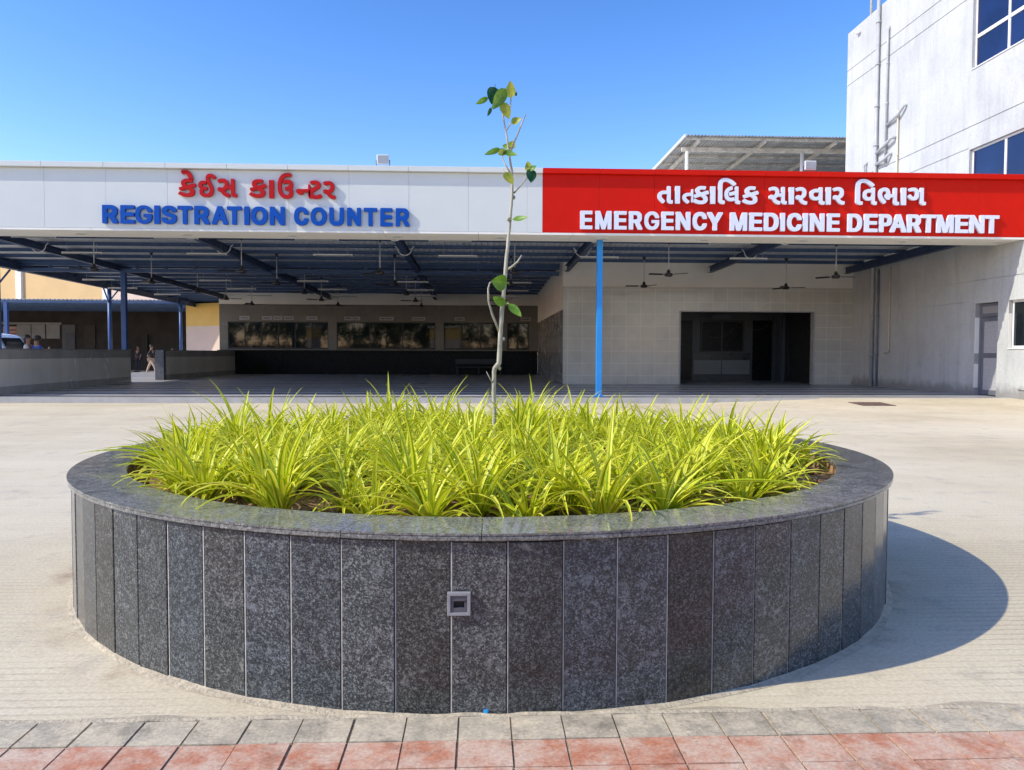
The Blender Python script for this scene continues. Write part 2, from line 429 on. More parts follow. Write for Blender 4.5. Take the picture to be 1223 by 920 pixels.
M['soil'] = simple('dry_soil', (.27, .155, .075), .95, .45, 14, bmp=1.0, bscale=30)
M['clod'] = simple('soil_clods', (.36, .21, .10), .95, .35, 20, bmp=.8)
M['deadleaf'] = simple('dead_leaf', (.16, .075, .035), .8, .4, 30)
M['leaf'] = mat_leaf('variegated_leaf', (.29, .46, .006), (.98, .89, .012), .34)
M['bark'] = simple('pale_bark', (.44, .40, .31), .85, .3, 30, bmp=.6, stretch=(1, 1, .3), bscale=80)
M['tleaf'] = mat_leaf('sapling_leaf_green', (.09, .22, .02), (.24, .40, .05), .35, False)
M['tleafy'] = mat_leaf('sapling_leaf_yellow', (.28, .38, .03), (.55, .50, .08), .4, False)
M['tleafd'] = mat_leaf('sapling_leaf_dark', (.012, .07, .018), (.03, .13, .03), .2, False)
M['fwhite'] = simple('white_composite_panel', (.64, .655, .62), .36, .02, 2, spec=.3)
M['fred'] = simple('red_composite_panel', (.60, .010, .003), .45, .05, 2, spec=.12)
M['joint'] = simple('panel_joint', (.52, .51, .50), .8, .1, 5)
M['jointr'] = simple('panel_joint_red', (.75, .20, .16), .8, .1, 5)
M['soffit'] = simple('soffit_panel', (.82, .79, .71), .5, .05, 1.2)
M['lred'] = simple('letter_red', (.46, .008, .008), .45, .05, 2, spec=.15)
M['lblue'] = simple('letter_blue', (.004, .072, .37), .45, .05, 2, spec=.15)
M['lwhite'] = simple('letter_white', (.72, .75, .86), .35, .03, 2)
M['blue'] = simple('blue_painted_steel', (.055, .105, .22), .45, .2, 2.5)
M['bluecol'] = simple('bright_blue_paint', (.02, .26, .66), .4, .08, 2)
M['bluecol2'] = simple('blue_post_paint', (.03, .085, .25), .4, .12, 2)
M['sheet'] = simple('roof_sheet_underside', (.66, .67, .67), .5, .15, 2.0)
M['sheettop'] = M['sheet']
M['cream'] = simple('cream_paint', (.80, .76, .67), .7, .06, .8)
M['tile'] = mat_tile('grey_wall_tile', (.55, .52, .445), (.59, .555, .475), .56, .47, (.72, .69, .60), rough=.10, gap=.010)
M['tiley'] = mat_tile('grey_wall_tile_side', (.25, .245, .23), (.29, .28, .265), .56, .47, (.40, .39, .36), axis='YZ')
M['tiledark'] = mat_tile('dark_tile', (.33, .31, .285), (.37, .35, .32), .6, 2.0, (.22, .22, .22), axis='YZ')
M['tilemid'] = mat_tile('beige_tile', (.62, .58, .50), (.67, .62, .54), .6, 2.0, (.52, .50, .46), axis='YZ')
M['black'] = simple('black_granite', (.007, .007, .007), .25, .3, 4, spec=.15)
M['glass'] = mat_glass_dark('dark_window_glass')
M['glassb'] = mat_glass_dark('blue_tinted_glass', (.008, .018, .075), .04)
M['frame'] = simple('dark_window_frame', (.025, .025, .028), .4, .2, 5)
M['wframe'] = simple('white_window_frame', (.72, .72, .70), .45, .05, 3)
M['gframe'] = simple('grey_door_frame', (.14, .15, .175), .45, .12, 3)
M['gpanel'] = simple('speckled_door_panel', (.40, .40, .41), .6, .3, 45)
M['plaster'] = mat_plaster('whitewashed_plaster', (.49, .505, .495), (.31, .325, .32))
M['pipe'] = simple('painted_pipe', (.42, .43, .43), .5, .12, 3)
M['pipey'] = simple('cream_pipe', (.66, .58, .42), .5, .1, 3)
M['piped'] = simple('dark_grey_pipe', (.20, .21, .24), .5, .15, 3)
M['yellow'] = simple('yellow_paint', (.72, .47, .13), .8, .06, 1, bmp=.1)
M['yellowpale'] = simple('pale_yellow_paint', (.60, .42, .20), .8, .05, .6, bmp=.1)
M['pinkish'] = simple('pinkish_paint', (.66, .52, .42), .8, .05, 1, bmp=.1)
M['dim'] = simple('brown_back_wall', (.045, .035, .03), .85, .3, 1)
M['board'] = simple('sign_plate', (.42, .41, .40), .5, .08, 9)
M['boardtext'] = simple('sign_plate_text', (.10, .10, .11), .6, .1, 9)
M['pinkboard'] = simple('pink_sign_board', (.42, .26, .21), .6, .08, 4)
M['redtext'] = simple('red_sign_text', (.25, .02, .02), .6, .1, 4)
M['whitebd'] = simple('grey_white_shutter', (.30, .29, .28), .6, .1, 2)
M['rafter'] = simple('dark_blue_rafter', (.03, .055, .12), .5, .2, 2.5)
M['outletf'] = simple('outlet_frame', (.30, .30, .31), .5, .1, 20)
M['fan'] = simple('fan_dark', (.02, .018, .018), .4, .3, 6)
M['rod'] = simple('fan_rod', (.45, .46, .48), .4, .1, 6)
M['tubew'] = simple('tube_light_white', (.33, .35, .37), .4, .04, 4)
M['galv'] = simple('weathered_galvanised', (.40, .40, .385), .55, .3, 2.5, metal=.3)
M['galvbeam'] = simple('rusted_beam', (.50, .47, .40), .6, .35, 3)
M['rust'] = simple('rusty_manhole', (.16, .10, .075), .8, .3, 9, bmp=.5)
M['vanpaint'] = simple('white_van_paint', (.62, .70, .80), .25, .03, 2)
M['rubber'] = simple('rubber', (.02, .02, .02), .8, .2, 9)
M['plasticg'] = simple('grey_plastic_box', (.10, .10, .115), .4, .15, 20)
M['silver'] = simple('silver_rim', (.45, .45, .47), .35, .1, 20)
M['skin'] = simple('skin', (.32, .17, .10), .6, .08, 9)
M['hair'] = simple('black_hair', (.012, .010, .010), .5, .2, 30)
M['cwhite'] = simple('white_cotton', (.55, .54, .52), .85, .08, 9)
M['cblue'] = simple('blue_print_cotton', (.04, .09, .32), .85, .6, 24)
M['ctan'] = simple('beige_trousers', (.50, .38, .28), .85, .1, 9)
M['cdark'] = simple('dark_cloth', (.03, .03, .04), .85, .2, 9)
M['litter'] = simple('blue_plastic_scrap', (.02, .35, .75), .4, .1, 20)
M['pgrey'] = mat_paver('grey_paver', (.33, .285, .21), (.45, .39, .285), (.66, .55, .38))
M['pred'] = mat_paver('red_paver', (.50, .18, .09), (.60, .29, .18), (.64, .49, .36))
M['bed'] = simple('joint_sand', (.34, .27, .18), .95, .4, 30, bmp=.6)
M['crown'] = mat_leaf('tree_foliage', (.03, .09, .012), (.06, .16, .022), .25, False)
M['trunk'] = simple('tree_bark', (.12, .09, .06), .9, .3, 8, bmp=.6)

# floor of the canopy: glossy, with the purlins' reflection painted in as bands
def mat_floor():
    m, nt, b = newmat('floor_painted_reflections')
    g = nt.nodes.new('ShaderNodeNewGeometry'); s = nt.nodes.new('ShaderNodeSeparateXYZ'); L(nt, g.outputs['Position'], s.inputs[0])
    y = math_(nt, 'ADD', s.outputs['Y'], math_(nt, 'MULTIPLY', ntex(nt, pos(nt, (.06, .6, 1)), 1.0, 5, .7), 1.1))
    fr = math_(nt, 'FRACT', math_(nt, 'MULTIPLY', y, 1/1.45))
    c = ramp(nt, fr, [(.0, (.62, .60, .57)), (.42, (.56, .55, .53)), (.56, (.15, .15, .165)), (.88, (.17, .17, .18)), (1, (.60, .58, .55))])
    n = ntex(nt, pos(nt, (.3, 2, 1)), 1.3, 7, .7)
    c = mix(nt, .5, c, ramp(nt, n, [(.3, g3(.3)), (.7, g3(.75))]), 'OVERLAY')
    L(nt, c, b.inputs['Base Color'])
    L(nt, ramp(nt, ntex(nt, pos(nt), 1.5, 5, .7), [(.3, g3(.22)), (.7, g3(.5))]), b.inputs['Roughness'])
    b.inputs['Specular IOR Level'].default_value = .35
    return m
M['floor'] = mat_floor()

# ------------------------------------------------------------------ world and sun
SUN_AZ, SUN_EL = rad(17), rad(38.8)       # direction of travel: +X turned towards +Y
w = bpy.data.worlds.new('World'); scene.world = w; w.use_nodes = True
wn = w.node_tree; bg = wn.nodes['Background']
sky = wn.nodes.new('ShaderNodeTexSky'); sky.sky_type = 'NISHITA'; sky.sun_disc = False
sky.sun_elevation = SUN_EL
tosun = Vector((-math.cos(SUN_AZ), -math.sin(SUN_AZ), 0))
sky.sun_rotation = math.atan2(tosun.x, tosun.y) % (2*PI)
sky.air_density = 1.0; sky.dust_density = .35; sky.ozone_density = 3.0; sky.altitude = 60
hs = wn.nodes.new('ShaderNodeHueSaturation'); hs.inputs['Saturation'].default_value = 1.25; hs.inputs['Value'].default_value = 1.18
wn.links.new(sky.outputs[0], hs.inputs['Color']); mx = wn.nodes.new('ShaderNodeMix'); mx.data_type = 'RGBA'; mx.blend_type = 'MULTIPLY'; mx.inputs[0].default_value = 1; mx.inputs[7].default_value = (1.12, .80, .80, 1)
gm = wn.nodes.new('ShaderNodeGamma'); gm.inputs['Gamma'].default_value = 1.28
mq = wn.nodes.new('ShaderNodeMix'); mq.data_type = 'RGBA'; mq.blend_type = 'MULTIPLY'; mq.inputs[0].default_value = 1; mq.inputs[7].default_value = (4.3, 4.3, 4.3, 1)
mx.inputs[7].default_value = tuple(v/4.3 for v in (1.10, .83, .80)) + (1,)
wn.links.new(hs.outputs[0], mx.inputs[6]); wn.links.new(mx.outputs[2], gm.inputs['Color']); wn.links.new(gm.outputs[0], mq.inputs[6]); wn.links.new(mq.outputs[2], bg.inputs['Color'])
bg.inputs['Strength'].default_value = .15
sun = bpy.data.lights.new('sun', 'SUN'); sun.energy = 2.15; sun.angle = rad(.53); sun.color = (1, .95, .80)
suno = bpy.data.objects.new('sun', sun); col.objects.link(suno)
d = Vector((math.cos(SUN_AZ)*math.cos(SUN_EL), math.sin(SUN_AZ)*math.cos(SUN_EL), -math.sin(SUN_EL)))
suno.rotation_euler = d.to_track_quat('-Z', 'Y').to_euler(); suno.location = (-30, -8, 25)
scene.view_settings.view_transform = 'Standard'; scene.view_settings.look = 'None'
scene.view_settings.exposure = .98; scene.view_settings.gamma = 1
try: scene.view_settings.use_curve_mapping = False
except Exception: pass
scene.cycles.max_bounces = 8; scene.cycles.diffuse_bounces = 4; scene.cycles.glossy_bounces = 4
scene.cycles.transparent_max_bounces = 6; scene.cycles.sample_clamp_indirect = 6

# ------------------------------------------------------------------ ground and pavement
g = MB(); g.quad((-400, -400, 0), (400, -400, 0), (400, 600, 0), (-400, 600, 0))
tag(g.build('ground', M['ground'], fixn=False), kind='structure')
rng = random.Random(3)
b = MB(); b.box(-7, 7, -1.6, 2.69, .002, .0115); tag(b.build('pavement_bedding', M['bed']), kind='structure')
PX, PH = .181, .171
pv = MB()
row = 0; y1 = 2.682
while y1 > -1.5:
    y0 = y1 - PH
    for k in range(-37, 38):
        xa = .109 + k*PX
        j = lambda s=.003: rng.uniform(-s, s)
        red = row % 4 != 0
        pv.box(xa + .004 + j(.002), xa + PX - .004 + j(.002), y0 + .0025 + j(.0015), y1 - .0025 + j(.0015), .003, .0165 + j(.0018), 1 if red else 0, .05 + .95*rng.random())
    y1 = y0; row += 1
tag(pv.build('pavement', [M['pgrey'], M['pred']], bevel=0), kind='structure')
# ragged mortar lip where the concrete meets the pavers
mt = MB(); n = 260; top = []
for i in range(n + 1):
    x = -4 + 8*i/n
    w0 = 2.684 - max(0, noise.noise(Vector((x*7, 1, 0))))*.03
    w1 = 2.74 + .05*noise.noise(Vector((x*3, 9, 0)))
    h = .019 + .006*noise.noise(Vector((x*9, 4, 2)))
    top.append(((x, w0, h-.004), (x, w0+.018, h), (x, w1, .002)))
for i in range(n):
    a, c = top[i], top[i+1]
    mt.quad((a[0][0], a[0][1], 0.004), (c[0][0], c[0][1], .004), c[0], a[0]); mt.quad(a[0], c[0], c[1], a[1]); mt.quad(a[1], c[1], c[2], a[2])
tag(mt.build('mortar_edge', M['mortar']), kind='structure')

# ------------------------------------------------------------------ round planter
PC = Vector((.05, 5.1, 0)); RP = 2.40; RC = 2.42; RI = 2.14; HC = .668
pl = thing('round_planter', 'large round planter clad in upright dark granite slabs with polished granite rim', 'planter', (PC.x, PC.y, 0))
core = MB(); core.lathe([(RP-.012, .0), (RP-.012, .636), (RI+.06, .638)], 150, (PC.x, PC.y, 0))
li = MB(); li.lathe([(RI+.04, .638), (RI+.012, .638), (RI+.012, .4)], 120, (PC.x, PC.y, 0)); li.build('inner_lining', M['soil'], pl)
NP = 75; step = 2*PI/NP; a_first = -PI/2 - rad(3.6)
for k in range(NP):
    ta = a_first + k*step; r_ = RP*math.cos(step/2)**0 - .0035; w_ = .0032/RP
    core.prism([(PC.x+rr*math.cos(t), PC.y+rr*math.sin(t)) for rr, t in ((r_, ta-.0004), (r_, ta+w_), (RP-.02, ta+w_), (RP-.02, ta-.0004))], 'z', .002, .632, 1)
for k in range(NP):
    a = a_first + k*step; b_ = a + step; gap = .0036/RP + rng.uniform(0, .0006)
    a += gap; b_ -= gap; jr = rng.uniform(-.0025, .0025)
    q = MB(); pts = []
    for rr in (RP + jr, RP - .022):
        for t in (a, b_): pts.append((PC.x + rr*math.cos(t), PC.y + rr*math.sin(t)))
    poly = [pts[0], pts[1], pts[3], pts[2]]
    q.prism(poly, 'z', .002, .634 + rng.uniform(-.003, .002))
    q.build('granite_panel', M['panel'], pl, bevel=.0022)
NCAP = 30
for k in range(NCAP):
    a0 = rad(5) + 2*PI*k/NCAP + .0006; a1 = rad(5) + 2*PI*(k+1)/NCAP - .0006
    q = MB(); dz = rng.uniform(-.0012, .0012)
    prof = [(RC-.004, .640), (RC, .644), (RC, .655), (RC-.003, .657), (RC-.003, .659), (RC+.001, .661), (RC+.001, .668+dz), (RC-.004, HC+dz), (RI+.004, HC+dz), (RI, HC-.004), (RI, .64), (RC-.004, .640)]
    q.lathe(prof, 6, (PC.x, PC.y, 0), 0, a0, a1, sm=False)
    n = 7; m_ = len(prof)
    q.face([i*n for i in range(m_-1)], 0); q.face([i*n + n-1 for i in range(m_-1)][::-1], 0)
    q.build('rim_slab', M['cap'], pl)
core.build('core', [simple('dark_joint', (.05, .045, .04), .9, .2, 20), M['grout']], pl)
# bedding mortar squeezed out below the cladding
mr = MB(); n = 240; ring = []
for i in range(n):
    t = 2*PI*i/n
    h = .008 + .008*noise.noise(Vector((math.cos(t)*9, math.sin(t)*9, 1))); o_ = .03 + .03*noise.noise(Vector((math.cos(t)*5, math.sin(t)*5, 7)))
    ring.append([(RP-.01, h+.004), (RP+.006, h*.8), (RP+.010+max(.004, o_*.8), .001)])
for i in range(n):
    t0 = 2*PI*i/n; t1 = 2*PI*(i+1)/n; A = ring[i]; B = ring[(i+1) % n]
    P_ = lambda r, t, z: (PC.x + r*math.cos(t), PC.y + r*math.sin(t), z)
    for u in (0, 1): mr.quad(P_(A[u][0], t0, A[u][1]), P_(A[u+1][0], t0, A[u+1][1]), P_(B[u+1][0], t1, B[u+1][1]), P_(B[u][0], t1, B[u][1]))
mr.build('base_mortar', M['mortar'], pl)
# soil: mounded disc
so = MB(); RS = 34; AS = 96
def soilz(x, y): return .585 + .05*(noise.noise(Vector((x*2.1, y*2.1, 3)))) + .028*noise.noise(Vector((x*9, y*9, 5))) + .014*noise.noise(Vector((x*26, y*26, 8)))
so.v.append((PC.x, PC.y, soilz(0, 0)))
for i in range(1, RS+1):
    r = (RI+.008)*i/RS
    for k in range(AS):
        t = 2*PI*k/AS; x, y = r*math.cos(t), r*math.sin(t); so.v.append((PC.x+x, PC.y+y, soilz(x, y)))
for k in range(AS): so.face((0, 1+k, 1+(k+1) % AS), 0, True)
for i in range(RS-1):
    for k in range(AS):
        k2 = (k+1) % AS; so.face((1+i*AS+k, 1+(i+1)*AS+k, 1+(i+1)*AS+k2, 1+i*AS+k2), 0, True)
so.build('soil', M['soil'], pl, fixn=False)
cl = MB()
for i in range(420):
    t = rng.uniform(0, 2*PI) if i % 3 else rng.uniform(PI*1.15, PI*1.85); r = RI*math.sqrt(rng.random()) if i % 2 else rng.uniform(1.8, 2.1)
    x, y = r*math.cos(t), r*math.sin(t); s = rng.uniform(.006, .024)
    n0 = len(cl.v); cl.ell((PC.x+x, PC.y+y, soilz(x, y)+s*.3), (s*rng.uniform(.7, 1.3), s*rng.uniform(.7, 1.3), s*.8), 7, 5)
    for q in range(n0, len(cl.v)):
        v = Vector(cl.v[q]); cl.v[q] = tuple(v + Vector((1, 1, 1))*(noise.noise(v*80)*s*.5))
tag(cl.build('soil_clods', M['clod'], pl), kind='stuff')
dl = MB()
for i in range(260):
    t = rng.uniform(0, 2*PI) if i % 3 else rng.uniform(PI*1.15, PI*1.85); r = rng.uniform(1.3, 2.1)
    x, y = r*math.cos(t), r*math.sin(t); z = soilz(x, y) + .012; a = rng.uniform(0, 2*PI); ln = rng.uniform(.02, .07); wd = rng.uniform(.004, .014)
    c, s = math.cos(a), math.sin(a); tl = rng.uniform(-.02, .03)
    dl.quad((PC.x+x, PC.y+y, z), (PC.x+x+c*ln*.5-s*wd, PC.y+y+s*ln*.5+c*wd, z+tl*.6+.006), (PC.x+x+c*ln, PC.y+y+s*ln, z+tl*.8), (PC.x+x+c*ln*.5+s*wd, PC.y+y+s*ln*.5-c*wd, z+.004))
tag(dl.build('dead_leaf_litter', M['deadleaf'], pl, fixn=False), kind='stuff')
# recessed socket box on the front
sb = MB(); yb = PC.y - RP - .012; cx, cz = -.072, .415
sb.box(cx-.041, cx+.041, yb, yb+.02, cz+.030, cz+.041); sb.box(cx-.041, cx+.041, yb, yb+.02, cz-.041, cz-.030)
sb.box(cx-.041, cx-.030, yb, yb+.02, cz-.030, cz+.030); sb.box(cx+.030, cx+.041, yb, yb+.02, cz-.030, cz+.030)
box = sb.build('outlet_box', M['outletf'], pl, bevel=.0015)
s2 = MB(); s2.box(cx-.030, cx+.030, yb+.004, yb+.02, cz+.010, cz+.030); s2.box(cx-.030, cx+.030, yb+.004, yb+.02, cz-.030, cz-.014)
s2.box(cx-.030, cx-.019, yb+.004, yb+.02, cz-.014, cz+.010); s2.box(cx+.019, cx+.030, yb+.004, yb+.02, cz-.014, cz+.010)
s2.box(cx-.022, cx+.022, yb+.001, yb+.004, cz+.011, cz+.017)
s2.build('outlet_insert', M['plasticg'], box, bevel=.001)
s3 = MB(); s3.box(cx-.0195, cx+.0195, yb+.015, yb+.019, cz-.0145, cz+.0105); s3.build('outlet_slot', M['rubber'], box)
lt = MB(); lt.prism([(.015, 2.700), (.03, 2.697), (.036, 2.708), (.022, 2.712)], 'z', .018, .030)
tag(lt.build('plastic_scrap', M['litter']), 'tiny bright blue plastic scrap at the foot of the planter', 'litter')

# ------------------------------------------------------------------ strap-leaved plants
def blade(mb, base, az, e0, bend, Ln, W, seg=8, twist=0.0, ubase=0.0):
    p = Vector(base); n0 = len(mb.v); prev = None
    for i in range(seg + 1):
        t = i/seg; e = e0 - bend*(t**1.35); a = az + twist*t*t
        dr = Vector((math.cos(a)*math.cos(e), math.sin(a)*math.cos(e), math.sin(e)))
        if i: p = p + dr*(Ln/seg)
        side = Vector((-math.sin(a), math.cos(a), 0)); up = side.cross(dr); up = -up if up.z < 0 and math.cos(e) > 0 else up
        wd = W*(.62 + .38*min(1, t*2.6))*max(0.03, 1 - t**2.2)
        fold = .28*wd
        for sgn in (-1, 0, 1):
            mb.v.append(tuple(p + side*sgn*wd*.5 + up*(fold*abs(sgn))))
            mb.uv.append((ubase + .001 + .998*(sgn+1)/2, t))
    for i in range(seg):
        for k in (0, 1):
            a = n0 + i*3 + k; mb.face((a, a+1, a+4, a+3), 0, True)
def clump(seed, nl=26, big=1.0, front=False):
    r = random.Random(seed); mb = MB(); mb.uv = []
    crowns = [(0, 0), (0, 0), (r.uniform(-.05, .05), r.uniform(-.05, .05))]
    for i in range(nl):
        cxy = crowns[i % 3]; inner = i/nl
        az = i*2.399 + r.uniform(-.4, .4)
        e0 = rad(r.uniform(42, 60) + 32*inner**.8); bend = rad(r.uniform(70, 125)*(1.1-.72*inner))
        Ln = r.uniform(.27, .47)*big; W = r.uniform(.021, .036)*big
        blade(mb, (cxy[0] + .012*math.cos(az), cxy[1] + .012*math.sin(az), 0), az, e0, bend, Ln, W, 8, r.uniform(-.35, .35), r.randint(0, 60))
    if seed % 2:
        n0 = len(mb.f); az = r.uniform(0, 6.28); blade(mb, (0, 0, .01), az, rad(35), rad(75), .26, .012, 8, .4)
        for q in range(n0, len(mb.f)): mb.mi[q] = 1
    return mb
NV = 12
protos = []
for s in range(NV):
    o = clump(100+s, 28 + (s % 5)*3, [1.0, 1.04, .92, 1.07][s % 4]).build('strap_leaf_plant', [M['leaf'], M['deadleaf']], None, fixn=False)
    protos.append(o.data); bpy.data.objects.remove(o)
spots = []; tries = 0
while tries < 9000:
    tries += 1
    t = rng.uniform(0, 2*PI); r = 1.97*math.sqrt(rng.random()); x, y = r*math.cos(t), r*math.sin(t)
    if all((x-a)**2 + (y-c)**2 > .228**2 for a, c in spots) and (x-.04)**2 + y*y > .10**2: spots.append((x, y))
LBL = 'yellow green striped strap leaved plant packed among others in the round planter'
for i, (x, y) in enumerate(spots):
    me = protos[rng.randrange(NV)]
    o = bpy.data.objects.new('strap_leaf_plant', me); col.objects.link(o)
    o.location = (PC.x+x, PC.y+y, soilz(x, y) - .01); o.rotation_euler = (rng.uniform(-.12, .12), rng.uniform(-.12, .12), rng.uniform(0, 6.28))
    s = rng.uniform(.86, 1.14); o.scale = (s, s, s*rng.uniform(.78, 1.18))
    tag(o, LBL, 'plant', 'variegated strap leaved plants in the round planter')
# three plants whose leaves flop over the rim
def edge_plant(x, y, blades, label):
    mb = clump(int(x*50)+900, 22); rz_ = 0
    for (az, e0, bend, Ln, W) in blades: blade(mb, (0, 0, .02), rad(az), rad(e0), rad(bend), Ln, W, 10, 0)
    o = mb.build('strap_leaf_plant', [M['leaf'], M['deadleaf']], None, fixn=False); o.location = (PC.x+x, PC.y+y, .60)
    tag(o, label, 'plant', 'variegated strap leaved plants in the round planter')
edge_plant(.72, -1.56, [(-21, 21, 27, .76, .055), (-35, 30, 48, .45, .03)], 'yellow green strap leaved plant whose long leaf lies flat on the right of the rim')
edge_plant(-1.68, -.64, [(180, 26, 38, .70, .046), (186, 40, 62, .6, .034), (172, 30, 40, .62, .036)], 'yellow green strap leaved plant whose leaf reaches out over the left side of the rim')
edge_plant(.34, -1.72, [(-112, 62, 112, .46, .034), (-80, 66, 100, .42, .028), (15, 60, 90, .45, .03)], 'yellow green strap leaved plant whose broad leaf hangs onto the front of the rim')
edge_plant(-1.72, .35, [(160, 80, 40, .6, .03), (200, 74, 50, .6, .03)], 'tall yellow green strap leaved plant standing at the left end of the planter')

# ------------------------------------------------------------------ sapling
SY = 5.1
def S(px, py, dy=0): return aty(px, py, SY + dy)
sp = thing('sapling_tree', 'thin young tree with pale crooked stem and a few leaves rising from the planter', 'tree', (PC.x+.04, SY, .57))
tk = MB()
path = [(590.5, 530), (590.5, 496), (589.8, 470), (590, 444.6), (591, 440), (596, 434), (597, 413), (598, 391), (600, 367), (602.5, 341), (604.2, 315), (608, 278), (610, 255), (611.7, 236), (611.4, 205), (608, 184), (605, 161), (600.5, 137), (598.6, 119)]
radp = [4.6, 4.5, 4.3, 4.4, 4.8, 5.2, 4.8, 4.6, 4.4, 4.1, 3.7, 3.2, 3.0, 2.8, 2.6, 2.3, 1.9, 1.5, 1.1]
pp, rr_ = [], []
for i in range(len(path)-1):
    for j in range(4):
        t = j/4; x = path[i][0]*(1-t)+path[i+1][0]*t; y = path[i][1]*(1-t)+path[i+1][1]*t
        pt = S(x, y); pt.y += .02*noise.noise(Vector((0, y*.02, 0))); pt.x += .0025*noise.noise(Vector((y*.09, 0, 3)))
        pp.append(pt); rr_.append((radp[i]*(1-t)+radp[i+1]*t)*5.1/920*.56*(1+.10*noise.noise(Vector((y*.2, 3, 0)))))
tk.tube(pp, rr_, 12)
for (x, y) in ((613.5, 236), (596.5, 440), (607, 262), (601, 405), (606, 300)):
    c_ = S(x, y); tk.ell(tuple(c_), (.012, .012, .014), 8, 6)
trunk = tk.build('trunk', M['bark'], sp, fixn=False)
def twig(pts, r0, r1, dys=None):
    q = MB(); P_ = [S(x, y, (dys[i] if dys else 0)) for i, (x, y) in enumerate(pts)]
    q.tube(P_, [r0 + (r1-r0)*i/(len(P_)-1) for i in range(len(P_))], 7); q.build('branch', M['bark'], sp, fixn=False)
twig([(596, 396), (588, 376), (583.5, 360), (583, 345), (585, 338), (588, 336)], .009, .004, [0, -.01, -.03, -.04, -.03, -.02])
twig([(604, 323), (611, 319), (618, 313), (623, 305)], .008, .005, [0, -.02, -.04, -.05])
twig([(610, 181), (616, 166), (622, 151), (627.5, 137)], .007, .004, [0, .02, .03, .05])
twig([(609, 206), (603, 196), (600, 188), (599.8, 178)], .006, .003, [0, .03, .04, .05])
twig([(613.5, 231), (620, 224), (626, 217), (631, 210)], .006, .003, [0, -.02, -.04, -.05])
twig([(601, 139), (606, 133), (610, 127), (610, 117)], .006, .003, [0, .02, .03, .04])
twig([(604.6, 156), (607.5, 152), (610.6, 147.5)], .005, .003, [0, -.02, -.03])
twig([(590, 460), (585, 452), (581, 444)], .005, .002, [0, -.02, -.03])
twig([(603, 362), (606, 362.5), (609, 364)], .003, .002, [0, -.01, -.02])
def leaf(bx, by, tx, ty, wpx, mat, dy0=0, dy1=.02, roll=.3, curl=.12, heart=False):
    a = S(bx, by, dy0); c = S(tx, ty, dy1); d_ = c - a; ln = d_.length; d_.normalize()
    side = d_.cross(Vector((0, -1, 0))).normalized(); nrm = side.cross(d_).normalized()
    side = (side*math.cos(roll) + nrm*math.sin(roll)).normalized(); nrm = side.cross(d_).normalized()
    w_ = 1.25*wpx*5.1/920/max(.35, math.cos(roll)); q = MB(); q.uv = []; seg = 9
    for i in range(seg+1):
        t = i/seg; ww = math.sin(PI*min(1, t**.72))**.8*w_*.5*(1.0 if t < .9 else .8) if 0 < t < 1 else .0006
        cc = a + d_*ln*t + nrm*(-curl*ln*math.sin(PI*t)*.5)
        for s_ in (-1, -.5, 0, .5, 1):
            q.v.append(tuple(cc + side*ww*s_ + nrm*(abs(s_)*ww*.28))); q.uv.append(((s_+1)/2, t))
    for i in range(seg):
        for k in range(4):
            v = i*5+k; q.face((v, v+1, v+6, v+5), 0, True)
    q.tube([a - d_*.018, a, a + d_*ln*.3], [.0022, .002, .001], 5)
    q.uv += [(.5, .5)]*(len(q.v)-len(q.uv))
    q.build('leaf', M[mat], sp, fixn=False)
for args in [
    (591, 104, 587, 125, 13, 'tleafd', -.03, -.05, .3), (604, 106, 588, 131, 10.5, 'tleaf', -.05, -.08, .5), (610.5, 117.5, 609.5, 96.5, 9, 'tleafy', .02, .0, .3),
    (599, 118, 607, 108, 8, 'tleaf', .02, .04, .2), (612, 112, 617.5, 111, 7, 'tleafd', .04, .06, .2), (600, 122, 608, 142.5, 10.5, 'tleafy', -.02, -.04, .35),
    (583, 117, 568, 124.5, 4.5, 'tleaf', -.04, -.10, .6), (587, 129, 582, 139, 3, 'tleafd', -.02, -.04, .8), (610.5, 147, 622.8, 141.5, 7.5, 'tleafy', -.03, -.05, .3),
    (597.5, 178, 578.5, 185, 5, 'tleaf', -.02, -.08, .5), (604, 180, 594.5, 184.5, 6.5, 'tleafy', -.03, -.06, .3), (600, 181, 618.5, 185.5, 6.5, 'tleaf', -.03, -.07, .4),
    (608, 179, 613.5, 168, 9, 'tleafy', .02, .05, .3), (608, 176, 600, 174, 5, 'tleaf', .02, .04, .3), (634.5, 202, 634, 218.5, 10, 'tleafd', -.05, -.07, .3),
    (632.5, 205, 630, 192.5, 7, 'tleafy', -.05, -.04, .3), (632, 203, 641, 198.5, 5, 'tleaf', -.05, -.08, .4), (603, 206, 613, 220.5, 9, 'tleafy', -.03, -.05, .35),
    (612.5, 262, 631, 259.3, 5.5, 'tleaf', -.02, -.07, .5), (605.5, 339, 587, 335.5, 15, 'tleaf', -.06, -.09, .25), (603, 364, 588.5, 354.5, 8.5, 'tleaf', -.04, -.08, .35),
    (608, 363, 622.8, 378.5, 8, 'tleaf', -.03, -.08, .45)]:
    leaf(*args)
